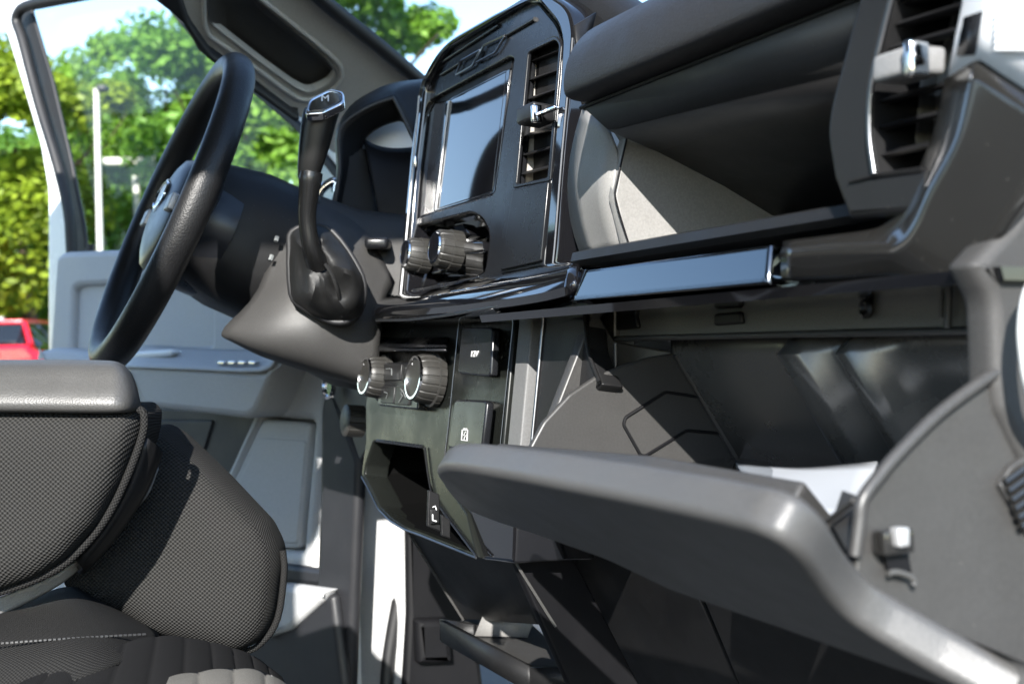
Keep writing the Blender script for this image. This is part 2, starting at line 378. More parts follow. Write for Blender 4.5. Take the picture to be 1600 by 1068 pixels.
def plant(x, y, h, kind, label, wid=1.0, group='trees round the parking lot'):
    crown, tr = KIN[kind]; base = {'g': 8, 'y': 7, 'm': 8, 's': 8}[kind]; s = h/base
    o = bpy.data.objects.new('tree', None); S.collection.objects.link(o); o.location = (x, y, GROUND); o.scale = (s*wid, s*wid, s); o.rotation_euler.z = rng.random()*6.28
    o['label'] = label; o['category'] = 'tree'; o['group'] = group
    for nm, me in (('crown', crown), ('trunk', tr)):
        c = bpy.data.objects.new(nm, me); S.collection.objects.link(c); c.parent = o
tree(-40, 21, 80, 'y', 'yellow-green sunlit tree at the left edge, behind the red vehicle', 1.25)
tree(40, 22, 115, 'y', 'yellow-green bushy tree beside the white door frame, right of the left-edge tree', 1.25)
tree(128, 25, 80, 'g', 'tall pointed green tree just left of the white lamp post', .8)
tree(205, 27, 118, 'm', 'lower round green tree just right of the white lamp post', 1.1)
tree(268, 26, 55, 'g', 'tall green tree behind the top of the steering wheel', 1.0)
tree(345, 25, 15, 'm', 'broad green tree between the steering wheel and the shift knob', 1.2)
tree(430, 24, 60, 'g', 'bright green tree seen left of the shift lever under the roof pillar', 1.2)
tree(520, 25, -60, 'g', 'leafy tree behind the windscreen pillar, left of the windscreen gap', 1.2)
tree(590, 22, -120, 's', 'loose airy tree seen through the windscreen above the black pillar seal', 1.25)
tree(170, 30, 210, 'm', 'dark green low tree behind the lamp post, near the ground', 1.6)
tree(330, 32, 180, 'm', 'distant dark green tree low behind the steering wheel rim', 1.6)
tree(20, 30, 200, 'm', 'distant green tree filling the gap behind the yellow-green trees', 1.6)
tree(1080, 30, -10, 's', 'distant treetop just showing above the padded dash top', .9)
for i in range(7):
    a = R(178+i*14); q = 24+3*(i % 2); plant(math.cos(a)*q-2, math.sin(a)*q, 5.4+2.2*((i*37) % 5)/5, 'gmygmyg'[i], 'green tree behind the truck on the driver side, outside the view', 1.35, 'trees behind the driver side')
def lamp(px, dist, top, label, heads, r):
    k = dist/math.hypot(ray(px, 540).x, ray(px, 540).y); p = D(px, 540, k); zt = D(px, top, k).z
    t = empty('street_lamp', V((p.x, p.y, GROUND)), label, 'street lamp', 'white lamp posts of the parking lot')
    tube('pole', [V((p.x, p.y, GROUND)), V((p.x, p.y, zt))], lambda q: r*(1.15-.3*q), 'pole', t, 14)
    side = cr_*1.0; side.z = 0; side.normalize()
    for s in heads:
        c = V((p.x, p.y, zt))+side*s*(r*(2.0 if len(heads) == 1 else 4.2)); f = V((-side.y, side.x, 0))
        box('lamp_head', c, side*r*(1.6 if len(heads) == 1 else 3.6), f*r*2.2, Z_*r*.9, 'pole' if len(heads) > 1 else 'doordark', t, .02)
    return t
lamp(160, 15, 138, 'tall white lamp post with one dark head, left of the steering wheel', (1,), .036)
lamp(219, 24, 252, 'small far lamp post with a white double head beside the steering wheel', (-1, 1), .07)
for k, (z0, lab) in enumerate(((384, 'upper of two thin wires crossing below the tree crowns'), (391, 'lower of two thin wires crossing below the tree crowns'))):
    a, b = D(-120, z0-2, 19), D(700, z0+8+k, 19)
    o = tube('power_line', [a+(b-a)*t-Z_*.35*math.sin(math.pi*t) for t in [i/14 for i in range(15)]], .012, 'rubber', None, 6); o['label'] = lab; o['category'] = 'wire'; o['group'] = 'overhead wires'
# red vehicle: rear end seen beyond the door, its axis pointing away
def red_vehicle():
    k = 16.0; q = D(4, 540, k); t = empty('red_car', V((q.x, q.y, GROUND)), 'red pickup with a dark rear window parked at the left edge', 'car')
    f = V((cd.x, cd.y, 0)).normalized(); r = V((f.y, -f.x, 0)); b = V((q.x, q.y, GROUND))
    w = .98; off0 = r*(-.55)
    def P(a, u, z): return b+off0+r*a+f*u+Z_*(z*1.07)
    def sec(u, zt, zb, wt, wb): return [P(-wb, u, zb), P(-wb*1.02, u, (zb+zt)/2), P(-wt, u, zt-.08), P(-wt*.9, u, zt), P(wt*.9, u, zt), P(wt, u, zt-.08), P(wb*1.02, u, (zb+zt)/2), P(wb, u, zb)]
    loft('body', [sec(0, 1.42, .5, .90, .96), sec(.05, 1.47, .42, .93, .99), sec(1.8, 1.45, .38, .95, .99), sec(4.6, 1.2, .38, .93, .97), sec(5.1, 1.0, .45, .8, .9)], 'redpaint', t, caps=True, closed=True)
    loft('cab', [sec(.10, 1.46, 1.25, .86, .9), sec(.35, 1.72, 1.25, .72, .9), sec(1.0, 1.76, 1.25, .72, .9), sec(2.2, 1.74, 1.25, .7, .9), sec(2.9, 1.36, 1.25, .8, .9)], 'carglass', t, caps=True, closed=True)
    box('roof', P(0, 1.25, 1.755), r*.66, f*.85, Z_*.03, 'redpaint', t, .02)
    for a in (-1, 1): tube('window_frame', [P(a*.86, .12, 1.46), P(a*.70, .36, 1.73)], .04, 'redpaint', t, 8)
    box('reflection_strip', P(0, -.02, 1.36), r*.5, f*.015, Z_*.045, 'paper', t, .01)  # pale strip that imitates a bright reflection across the tail
    c = P(0, .205, 1.60); box('rear_window', c, r*.70, (f*.25+Z_*.28).normalized()*.15, (f*.34-Z_*.25).normalized()*.015, 'carglass', t, .01)
    box('bumper', P(0, -.06, .58), r*.95, f*.07, Z_*.13, 'white', t, .03)
    for s in (-1, 1):
        box('tail_light', P(s*.86, -.015, 1.08), r*.08, f*.02, Z_*.16, 'redpaint', t, .015)
        for u in (.95, 4.1): lathe('wheel', P(s*.8, u, .36), r*s, [(0, .2), (0, .36), (.2, .36), (.22, .3), (.2, .05)], 'rubber', t, 24)
    for s, z in ((.25, 1.70), (-.3, 1.70)): box('roof_marker', P(s, .6, z+.09), r*.09, f*.04, Z_*.035, 'paper', t, .01)
    return t
red_vehicle()

# ================================================================ THE TRUCK
TRUCK = empty('pickup_truck', V((-1.15, .3, GROUND)), 'white pickup truck seen from its open passenger door, dark dash and open glovebox', 'truck')
T = TRUCK
# ---- cab shell
def shell(name, c, h, material, bev=.03): return box(name, V(c), X_*h[0], Y_*h[1], Z_*h[2], material, T, bev)
shell('roof', (-1.15, -.62, .80), (.78, .98, .035), 'headliner')
shell('roof_skin', (-1.15, -.62, .855), (.80, 1.0, .018), 'white')
shell('sun_block_rail', (-.39, -1.0, .70), (.03, .62, .075), 'headliner')  # unseen rail, added and cut short to keep sun off the driver door
shell('floor', (-1.15, -.1, -.78), (.86, 1.5, .02), 'carpet', .01)
shell('firewall', (-1.15, 1.22, -.1), (.8, .03, .34), 'black')
shell('bonnet', (-1.15, 1.95, .12), (.85, .75, .05), 'white')
shell('rear_bulkhead', (-1.15, -1.55, -.25), (.8, .05, .55), 'headliner')
shell('centre_pillar', (-1.97, -.52, .0), (.03, .09, .8), 'doordark')
shell('centre_pillar', (-.36, -.66, .0), (.03, .22, .8), 'doordark')  # unseen pillar, made wider to block sun patches on the driver door
shell('rear_door', (-1.98, -1.05, -.35), (.035, .45, .45), 'doorgrey')
shell('rear_pillar', (-1.95, -1.5, .25), (.05, .10, .55), 'headliner')
# ---- driver door, standing open (hinged at the front, swung out 68 degrees)
dn = V((.375, -.927, 0)); dl = V((-.927, -.375, 0)); dc = -1.302
def DP(o=0): return (dn, dc+o)
door = empty('driver_door', V((-1.9, .636, GROUND+.4)), '', 'x'); del door['label']; del door['category']
door.parent = T; door.matrix_parent_inverse = Matrix.Translation(-T.location)
dsub = []
def dplate(name, pts, o, th, material, r=8, bev=.004, holes=()):
    return plate(name, [on(DP(o), rnd(pts, r))]+[on(DP(o), rnd(h, 8)) for h in holes], th, material, DOOR, bev)
DOOR = T
win = [(46, 8), (226, -14), (244, -6), (312, 76), (462, 204), (535, 296), (548, 380), (134, 396), (132, 364), (109, 245), (80, 122)]
outer = [(-4, 8), (4, -30), (200, -80), (262, -60), (345, 50), (500, 185), (575, 280), (590, 450), (556, 640), (548, 1120), (75, 1120), (75, 300), (63, 228), (35, 133), (10, 52)]
DOOR = plate('driver_door', [on(DP(0), rnd(outer, 10)), on(DP(0), rnd([(22, 16), (226, -30), (252, -18), (322, 70), (470, 196), (545, 290), (560, 398), (113, 398), (109, 333), (91, 252), (66, 168), (38, 63)], 14))], .03, 'white', T, .006)
bpy.data.objects.remove(door)
DOOR['label'] = 'open driver door, white frame with light grey trim'
plate('window_seal', [on(DP(.006), rnd([(20, 14), (226, -32), (254, -20), (324, 70), (472, 196), (547, 290), (562, 402), (113, 402), (108, 333), (90, 252), (65, 168), (37, 63)], 14)), on(DP(.006), rnd(win, 14))], .008, 'rubber', DOOR, .006)
tube('seal_bead', on(DP(.03), [(112, 398), (107, 330), (88, 250), (62, 165), (36, 66), (26, 26), (60, 4), (230, -24)]), .011, 'rubber', DOOR, 8, 4)
plate('window_glass', on(DP(-.012), rnd([(34, 4), (226, -24), (250, -12), (318, 74), (466, 200), (540, 294), (556, 410), (120, 410), (100, 250), (60, 130)], 6)), .004, 'pane', DOOR, .001)
dplate('trim_panel', [(76, 560), (87, 402), (97, 393), (560, 378), (600, 420), (640, 1100), (90, 1100)], .05, .05, 'doorgrey', 6, .012,
       [[(109, 560), (114, 452), (124, 447), (300, 440), (330, 470), (330, 540), (200, 548)]])
dplate('trim_inset', [(95, 570), (100, 430), (340, 425), (350, 560)], .035, .01, 'doorgrey')
tube('lock_button', [at(DP(.03), 141, 397), at(DP(.03), 141.5, 381)], .008, 'doordark', DOOR, 10)
# armrest: a body with a pale sloping top
for nm, lo, o, th, m_, bev in (('armrest', [(196, 574), (214, 566, 4), (410, 580), (440, 556), (399, 645), (385, 654), (224, 636)], .17, .13, 'doorgrey', .012),):
    dplate(nm, lo, o, th, m_, 6, bev)
dplate('armrest_rear', [(53, 548), (75, 543), (200, 556), (200, 600), (70, 580)], .12, .07, 'doorgrey', 6, .02)
loft('armrest_top', [on(DP(.175), [(196, 573), (300, 577), (408, 580), (434, 560)]), on(DP(.13), [(200, 556), (300, 560), (400, 564), (430, 553)]), on(DP(.05), [(228, 540), (300, 545), (380, 548), (428, 545)])], 'doorgrey', DOOR, 3, .004)
dplate('pull_handle', [(213, 548), (262, 545), (270, 550), (262, 557), (205, 562)], .14, .02, 'white', 3, .006)
dplate('switch_panel', [(291, 551), (331, 550), (331, 560), (290, 561)], .075, .012, 'gloss', 2, .003)
for x in (340, 356, 372, 388): dplate('window_switch', [(x, 563), (x+11, 564), (x+9, 570), (x-2, 569)], .165, .01, 'chrome', 2, .002)
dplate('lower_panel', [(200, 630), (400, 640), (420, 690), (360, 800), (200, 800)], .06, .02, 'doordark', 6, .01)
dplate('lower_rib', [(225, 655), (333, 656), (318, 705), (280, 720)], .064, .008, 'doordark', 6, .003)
dplate('speaker_panel', [(417, 596), (430, 552), (520, 560), (512, 600), (506, 710), (491, 890), (470, 920), (330, 900), (340, 760), (356, 731)], .11, .1, 'doorgrey', 8, .014,
       [[(409, 651), (489, 658), (471, 861), (350, 848), (368, 749)]])
dplate('speaker_cover', [(411, 655), (485, 661), (468, 857), (330, 850), (366, 749)], .107, .02, 'doorgrey', 8, .004)
dplate('speaker_grille', [(405, 683), (478, 688), (464, 850), (340, 840), (372, 752)], .109, .01, 'doorgrey', 6, .003)
dplate('map_pocket', [(436, 912), (509, 922), (500, 940), (450, 985), (412, 998), (420, 960)], .15, .03, 'doorgrey', 4, .01)
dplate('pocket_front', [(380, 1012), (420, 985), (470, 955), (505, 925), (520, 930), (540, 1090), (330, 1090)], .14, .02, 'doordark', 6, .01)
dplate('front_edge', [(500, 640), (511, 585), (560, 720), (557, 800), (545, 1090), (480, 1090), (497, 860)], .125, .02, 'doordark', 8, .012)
dplate('kick_strip', [(438, 880), (500, 888), (512, 918), (436, 910)], .12, .03, 'doordark', 4, .008)
# ---- hinge post and white door jamb in front of the door
plate('door_jamb', on(PX(-1.87), rnd([(500, 700), (640, 700), (640, 1090), (480, 1090)], 4)), .03, 'white', T, .01)
plate('hinge', on(PX(-1.83), rnd([(590, 820), (606, 812), (618, 840), (620, 880), (606, 890), (592, 872)], 8)), .03, 'black', T, .008)
tube('door_seal', on(PX(-1.80), [(640, 800), (637, 860), (626, 920), (614, 985), (606, 1040), (602, 1100)]), .010, 'rubber', T, 10, 5)
plate('kick_panel', on(PX(-1.76), rnd([(636, 780), (720, 780), (760, 1100), (630, 1100), (638, 960)], 4)), .02, 'black', T, .008)  # black base colour stands in for shade on this panel
plate('kick_recess', on(PX(-1.74), rnd([(652, 968), (704, 966), (710, 1036), (655, 1038)], 6)), .03, 'black', T, .01)
# ---- windscreen and pillar
AP = P3((650, 140, 1.95), (280, 0, 1.72), (470, 175, 1.95))
rec = [(329, -20), (330, 36, 10), (408, 97), (458, 133), (481, 145, 10), (513, 131, 10), (524, 113, 10), (507, 91), (392, -5), (380, -20)]
pil = plate('windscreen_pillar', [on(AP, rnd([(250, -60), (289, 34, 14), (305, 63, 10), (333, 90), (396, 131), (445, 168), (470, 184), (520, 240), (600, 240), (690, 190), (658, 128), (495, -4), (440, -60)], 8)), on(AP, rnd(rec, 10))], .014, 'pillar_trim', T, .0015)
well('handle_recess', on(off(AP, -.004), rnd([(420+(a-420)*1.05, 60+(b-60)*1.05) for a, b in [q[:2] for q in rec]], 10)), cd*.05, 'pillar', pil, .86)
tube('recess_lip', on(off(AP, .002), [(318, -20), (322, 46), (345, 68), (405, 110), (455, 147), (482, 156), (522, 138), (534, 112), (512, 82), (402, -6)]), .0035, 'pillar_trim', pil, 8, 4)
tube('windscreen_seal', on(off(AP, .006), [(470, -30), (520, 14), (600, 78), (668, 136)]), .011, 'rubber', T, 8, 4)
plate('windscreen', on(P3((659, 128, 1.99), (498, 0, 1.86), (1100, 0, 1.62)), [(470, -60), (520, 20), (655, 128), (760, 130), (1100, 60), (1180, -60)]), .005, 'shield', T, .001)
plate('side_frame', on(off(AP, -.06), rnd([(226, -40), (270, -40), (296, 40), (330, 88), (470, 190), (450, 186), (390, 140), (310, 82), (285, 36), (236, -2)], 4)), .02, 'rubber', T, .006)
# exterior mirror beyond the glass
plate('mirror_housing', on(PX(-2.12), rnd([(488, 330), (500, 230), (530, 190), (560, 200), (570, 330)], 10)), .09, 'white', T, .03)
# ---- dash core
plate('dash_back', on(PY(.76), [(560, 330), (1000, 60), (1500, -40), (1560, 900), (600, 900)]), .02, 'black', T, .002)
box('dash_top', V((-1.15, .93, .235)), X_*.76, Y_*.21, Z_*.02, 'grain', T, .02)
# ---- centre stack
def FS(o=0): return PY(.48+o, .15)
hood_out = rnd([(620, 466), (640, 250), (655, 130, 20), (690, 67, 30), (770, 21), (812, 0), (848, -17, 22), (888, 8, 26), (896, 45, 14), (892, 100), (880, 230), (868, 380), (861, 440)], 6, 6)
hood_in = rnd([(632, 459), (650, 250), (664, 131, 14), (692, 79, 18), (822, 1), (840, 2, 16), (872, 40, 22), (878, 67, 10), (875, 123), (866, 217), (852, 374), (848, 430)], 6, 6)
STACK = plate('centre_stack', [on(FS(-.008), hood_out), on(FS(-.008), hood_in)], .10, 'gloss', T, .004)
scr = rnd([(666, 163), (680, 152), (796, 89), (803, 92), (773, 299), (768, 304), (649, 340)], 4)
knr = rnd([(646, 354), (735, 332), (753, 339, 14), (766, 364, 12), (763, 392), (758, 425, 14), (742, 432), (638, 452)], 5)
vnt = rnd([(822, 80, 4), (868, 58, 8), (875, 68, 6), (857, 280), (803, 292)], 4)
bez = plate('stack_bezel', [on(FS(0), hood_in), on(FS(0), scr), on(FS(0), knr), on(FS(0), vnt)], .012, 'satin', STACK, .0022, 3)
well('screen_recess', on(FS(.003), scr), V((0, .004, .0006)), 'satin', STACK, .985)
plate('screen_visor', on(FS(.0055), rnd([(668, 164), (681, 154), (797, 91), (801, 95), (798, 108), (735, 140), (724, 148), (703, 157)], 2)), .004, 'black', STACK, .0006)
scp = rnd([(704, 155), (791, 111), (769, 299), (684, 326)], 3)
SCREEN = plate('touch_screen', on(FS(.0058), scp), .004, 'screenglass', T, .0006)
plate('screen_border', [on(FS(.0052), rnd([(697, 158), (797, 107), (773, 302), (677, 331)], 3)), on(FS(.0052), scp)], .004, 'gloss', SCREEN, .0008)
tube('screen_edge', on(FS(.0045), [(701.5, 158), (681, 327)]), .0014, 'silver', SCREEN, 8)
well('knob_recess', on(FS(.003), knr), V((0, .03, 0)), 'gloss', STACK, .96)
for px, py, rr in ((716, 393, .0205), (669, 401, .0185)):
    c = at(FS(.014), px, py); ax = V((0, -1, .15)); ln = .026
    kb = lathe('audio_knob', c, ax, [(0, rr*1.05), (.012, rr*1.05), (.0125, rr), (ln-.002, rr*.96), (ln, rr*.88), (ln+.001, rr*.7)], 'knobskin', T, 160, 16, .0007)
    lathe('knob_face', c, ax, [(ln+.001, rr*.72), (ln+.002, rr*.7), (ln+.0012, rr*.1)], 'gloss', kb, 32)
    lathe('knob_ring', c, ax, [(ln+.0005, rr*.80), (ln+.0022, rr*.78), (ln+.0022, rr*.70), (ln+.0005, rr*.69)], 'chrome', kb, 32)
for pts, o in (([(722, 377), (755, 376), (757, 392), (722, 396)], .012), ([(667, 366), (690, 360), (692, 374), (667, 380)], .018), ([(706, 353), (724, 348), (736, 366), (716, 372)], .016), ([(672, 412), (690, 407), (690, 424), (672, 428)], .018)):
    plate('audio_button', on(FS(o), rnd(pts, 3)), .014, 'gloss', STACK, .002)
# vents with lateral blades
def blades(parent, plane, rows, depth, rise, material, thk=.0016):
    for (a, b) in rows:
        p, q = at(plane, *a), at(plane, *b); dv = V((0, depth, rise)); u = (q-p)
        me_rows = [[p, q], [p+dv*.15-Z_*thk, q+dv*.15-Z_*thk], [p+dv-Z_*thk*.4, q+dv-Z_*thk*.4], [p+dv, q+dv], [p+dv*.15+Z_*thk, q+dv*.15+Z_*thk]]
        rows2 = [[r[0] for r in me_rows], [r[1] for r in me_rows]]
        me = smooth(grid_mesh('slat', rows2, closed_u=True, caps=True), 40); link('slat', me, material, parent)
VENT = plate('centre_vent', [on(FS(-.001), rnd([(820, 77, 4), (868, 55, 8), (877, 67, 6), (859, 283), (801, 294)], 4)), on(FS(-.001), rnd([(825, 82, 4), (867, 62, 8), (873, 70, 5), (855, 277), (806, 288)], 4))], .004, 'satin', T, .001)
well('vent_duct', on(FS(.002), vnt), V((0, .05, 0)), 'duct', VENT, .92)
blades(VENT, FS(.006), [((824, 98), (876, 78)), ((822, 127), (874, 109)), ((817, 158), (871, 139)), ((812, 214), (868, 203)), ((809, 245), (865, 230)), ((806, 275), (862, 260))], .03, .010, 'slat')
for x0, x1, y0, y1 in ((838, 820, 84, 284), (854, 838, 80, 282)):
    plate('vane', [at(FS(.042), x0, y0), at(FS(.042), x0+2, y0), at(FS(.042), x1+2, y1), at(FS(.042), x1, y1)], .012, 'vent', VENT, .0004)
c = at(FS(-.006), 838, 180); box('vent_tab', c, X_*.018, V((0, 1, -.1))*.012, Z_*.008, 'slat', VENT, .003)
box('tab_clip', at(FS(-.018), 838, 178), X_*.0025, Y_*.005, Z_*.008, 'chrome', VENT, .0015)
box('tab_bar', at(FS(-.012), 857, 173), X_*.016, Y_*.003, Z_*.0015, 'chrome', VENT, .0008)
plate('trim_panel', on(FS(-.003), rnd([(801, 296), (856, 284), (844, 408, 4), (781, 422, 4)], 2)), .006, 'satin', STACK, .0012)
# emblem and groove across the top of the stack
for a, b in (((678, 106), (780, 40)), ((690, 117), (719, 99)), ((793, 55), (836, 30))):
    tube('groove', on(FS(-.001), [a, b]), .0022, 'satin', STACK, 8)
for k, st in enumerate(([(721, 95), (751, 78), (738, 103), (712, 118)], [(756, 71), (790, 55), (774, 82), (744, 98)])):
    tube('emblem', on(FS(-.003), rnd(st, 2, 2)), .0013, 'dark_chrome', STACK, 6, closed=True)
# slim chrome strip on the left edge of the stack
tube('edge_strip', on(FS(-.0105), [(655, 150), (645, 260), (634, 380), (626, 462)]), .0014, 'silver', STACK, 8, 3)
box('edge_clip', at(FS(-.0105), 649, 252), X_*.002, Y_*.002, Z_*.007, 'chrome', STACK, .002)
# ---- piano-black strip under the stack and its block over the glovebox
def bar(name, prof, x0, x1, material, bev=.001):
    rows = [[V((x, y, z)) for y, z in prof] for x in (x0, x1)]
    me = smooth(grid_mesh(name, rows, closed_u=True, caps=True), 28); return link(name, me, material, T)
strip = [[at(PY(.455+o), *p) for p, o in sec] for sec in (
    [((590, 476), .03), ((588, 484), .0), ((586, 494), -.004), ((590, 505), .02)],
    [((612, 465), .03), ((606, 476), .0), ((603, 492), -.008), ((606, 503), .02)],
    [((680, 453), .03), ((672, 466), -.002), ((668, 488), -.012), ((672, 502), .02)],
    [((770, 434), .03), ((764, 448), -.004), ((760, 480), -.016), ((764, 496), .02)],
    [((850, 418), .03), ((846, 432), -.006), ((842, 468), -.018), ((846, 484), .02)],
    [((912, 404), .03), ((906, 416), -.006), ((900, 454), -.018), ((902, 472), .02)])]
loft('gloss_strip', strip, 'gloss', T, 4, .006, 30)
tube('strip_line', on(PY(.437), [(588, 500), (640, 499), (700, 492), (780, 478), (850, 466), (893, 458)]), .0014, 'dark_chrome', T, 8, 3)
f0, f1 = [(917, 420), (1204, 380), (1199, 442), (894, 469)], .418
BLK = plate('gloss_block', on(PY(.418, .25), rnd(f0, 3)), .035, 'block', T, .003, 3)
plate('block_end', [at(PY(.420, .25), 1205, 383), at(PY(.442), 1228, 386), at(PY(.442), 1225, 436), at(PY(.420, .25), 1200, 442)], .004, 'gloss', BLK, .0008)
plate('block_end', [at(PY(.42, .25), 917, 421), at(PY(.42, .25), 894, 469), at(PY(.445), 889, 470), at(PY(.445), 906, 419)], .004, 'block', BLK, .0008)
bar('block_underside', [(.43, .032), (.56, .03), (.56, .024), (.432, .026)], -1.0, -.42, 'gloss')
# ---- shelf lip, shelf floor
sz = at(PY(.456), 1100, 357).z; sb = at(PY(.446), 1100, 374).z
bar('shelf', [(.446, sb), (.448, sz-.002), (.456, sz), (.68, sz-.006), (.68, sb-.01), (.45, sb-.004)], -.86, -.50, 'grain_smooth')
# ---- padded upper dash, recess over the shelf
pad = [tuple(p) for p in crs([(.447, .180), (.430, .182), (.424, .188), (.426, .206), (.436, .224), (.458, .239), (.51, .250), (.62, .252)], 4)]+[(.62, .20), (.47, .183)]
rows = []
for x, s in ((-.836, .80), (-.830, .95), (-.82, 1), (-.66, 1), (-.48, 1), (-.30, 1)):
    rows.append([V((x, .52+(y-.52)*s, .215+(z-.215)*s)) for y, z in pad])
link('dash_pad', smooth(grid_mesh('dash_pad', rows, closed_u=True, caps=True), 32), 'padskin', T)
tube('pad_seam', [V((-.835, .445, .179)), V((-.3, .445, .179))], .0016, 'black', T, 6)
LW = PX(-.83)
a1, a2 = at(PY(.447), 914, 166), at(PY(.447), 1345, -2)
b0, b1, b2 = at(LW, 953, 202), at(PY(.462), 985, 209), at(PY(.462), 1345, 106)
UP = 'ceil'
loft('upper_glovebox_lid', [[a1, a2], [at(PY(.452), 954, 202), b2], ], UP, T, 0, .004)
loft('recess_ceiling', [[at(PY(.453), 952, 201.5), b2+Z_*.0005], [at(LW, 1028, 234), V((-.40, at(LW, 1028, 234).y, at(LW, 1028, 234).z))], [at(LW, 1132, 288), V((-.40, at(LW, 1132, 288).y, at(LW, 1132, 288).z))], [at(LW, 1213, 337), V((-.40, at(LW, 1213, 337).y, at(LW, 1213, 337).z))]], UP, T, 0, .003)
bar('recess_back', [(at(LW, 1213, 337).y, .11), (at(LW, 1213, 337).y+.01, .11), (at(LW, 1213, 337).y+.01, .05), (at(LW, 1213, 337).y, .05)], -.84, -.40, 'grain')
plate('recess_wall', on(LW, [(962, 190), (1060, 190), (1260, 320), (1260, 390), (984, 392), (962, 305), (979, 216)]), .012, 'vent', T, .0012)
loft('side_fairing', [[at(PY(.497), 912, 170), at(PY(.497), 897, 225), at(PY(.497), 889, 288), at(PY(.497), 895, 350), at(PY(.497), 912, 406)],
                      [at(PX(-.85), 948, 198), at(PX(-.838), 965, 245), at(PX(-.836), 960, 290), at(PX(-.836), 966, 335), at(PX(-.838), 981, 388)]], 'vent', T, 3, .003)
tube('panel_seam', on(PX(-.829), [(980, 214), (964, 284), (962, 312), (982, 380)]), .0008, 'black', T, 6, 3)
plate('dash_body', on(PY(.512, .08), rnd([(840, -40), (905, -40), (1000, 30), (985, 120), (930, 170), (905, 240), (905, 340), (925, 420), (900, 470), (800, 470)], 10)), .05, 'grain', T, .02)
loft('fairing_crown', [[at(PY(.49), 897, 40), at(PY(.49), 905, 105), at(PY(.49), 912, 168)], [at(PY(.52), 930, 20), at(PY(.50), 912, 100), at(PY(.497), 914, 172)], ], 'grain', T, 2, .003)
tube('hood_rim', on(FS(-.0095), [(895, 60), (891, 110), (879, 235), (867, 385), (861, 436)]), .0012, 'dark_chrome', STACK, 6, 3)
# ---- outboard vent on the right
RV = PY(.432)
vo = rnd([(1352, -40), (1339, 0), (1321, 68), (1294, 171, 16), (1290, 212, 16), (1301, 279), (1325, 342, 3), (1440, 334), (1540, 200), (1540, -60)], 6)
vi = rnd([(1402, -40), (1393, 0), (1371, 81), (1359, 144, 20), (1357, 212, 10), (1365, 271, 4), (1440, 262), (1500, 200), (1524, -60)], 6)
RVENT = plate('outboard_vent', [on(RV, vo), on(RV, vi)], .05, 'grain_smooth', T, .004, 3)
tube('vent_rim', on(PY(.4305), [(1395, -8), (1373, 80), (1360.5, 144), (1358.5, 212), (1366, 271)]), .0016, 'dark_chrome', RVENT, 8, 4)
tube('vent_crease', on(PY(.431), [(1327, 284), (1375, 272), (1440, 263)]), .0008, 'grain', RVENT, 6)
well('vent_duct', on(PY(.436), vi), V((0, .036, 0)), 'duct', RVENT, .9)
blades(RVENT, PY(.438), [((1391, 10), (1515, -30)), ((1386, 43), (1513, 3)), ((1375, 80), (1503, 44)), ((1361, 162), (1485, 130)), ((1356, 204), (1474, 176)), ((1362, 246), (1460, 225))], .03, .006, 'slat', .0018)
for x0, x1 in ((1412, 1386), (1452, 1424), (1492, 1462)):
    plate('vane', on(PY(.462), [(x0, -30), (x0+3, -30), (x1+3, 270), (x1, 270)]), .012, 'vent', RVENT, .0004)
c = at(PY(.428), 1420, 102); box('vent_tab', c, X_*.014, Y_*.011, V((0, .1, 1))*.0068, 'tabgrey', RVENT, .003)
box('tab_clip', at(PY(.418), 1432, 92), X_*.003, Y_*.006, Z_*.0085, 'chrome', RVENT, .002)
# ---- smoked trim bar: from the block to the right, turning up round the vent
def TS(a, b, c_, d):
    q = [at(PY(.452), *a), at(PY(.440), *a), at(PY(.428), *b), at(PY(.436, 0), *c_), at(PY(.46), *d)]; out = [q[0]]
    for i in (1, 2, 3):
        k = .0028; A = q[i]+(q[i-1]-q[i]).normalized()*min(k, (q[i-1]-q[i]).length*.45); B = q[i]+(q[i+1]-q[i]).normalized()*min(k, (q[i+1]-q[i]).length*.45)
        out += [A*(1-t)**2+q[i]*2*t*(1-t)+B*t*t for t in (0, .25, .5, .75, 1)]
    return out+[q[4]]
trim = [TS((1226, 384), (1226, 396), (1226, 432), (1226, 436)), TS((1300, 375), (1303, 389), (1302, 431), (1302, 436)), TS((1365, 366), (1375, 388), (1385, 428), (1385, 433)),
        TS((1392, 352), (1410, 384), (1436, 432), (1436, 438)), TS((1412, 328), (1436, 356), (1486, 436), (1490, 442)), TS((1433, 288), (1464, 294), (1534, 397), (1540, 405)),
        TS((1465, 216), (1507, 212), (1600, 300), (1612, 310)), TS((1485, 126), (1532, 96), (1660, 180), (1680, 190))]
trim = [list(r) for r in zip(*[crs(c, 4) for c in zip(*trim)])]
BARP = loft('trim_bar', trim, 'smoke', T, 0, 0, 50)
md = BARP.modifiers.new('b', 'SOLIDIFY'); md.thickness = .003; md.offset = -1
cap = [TS((1485, 126), (1532, 92), (1662, 176), (1682, 186)), TS((1497, 60), (1541, 30), (1690, 90), (1710, 100)), TS((1508, 8), (1550, -40), (1720, -20), (1740, -10)), TS((1512, -40), (1560, -90), (1740, -80), (1760, -70))]
cap = [[p*.994 for p in r] for r in cap]
CAP = loft('trim_cap', cap, 'bright_trim', T, 0, .003, 24)
loft('cap_insert', [[at(PY(.4315), 1500, 88), at(PY(.426), 1528, 86)], [at(PY(.4315), 1512, 28), at(PY(.426), 1541, 18)]], 'satin', CAP, 0, .004)
for k in range(7):
    tube('cap_rib', [D(1556, 16+k*10, at(PY(.4245), 1556, 16+k*10).dot(cd)-.003), D(1640, 22+k*9, at(PY(.43), 1640, 22+k*9).dot(cd)-.003)], .0012, 'bright_trim', CAP, 6)
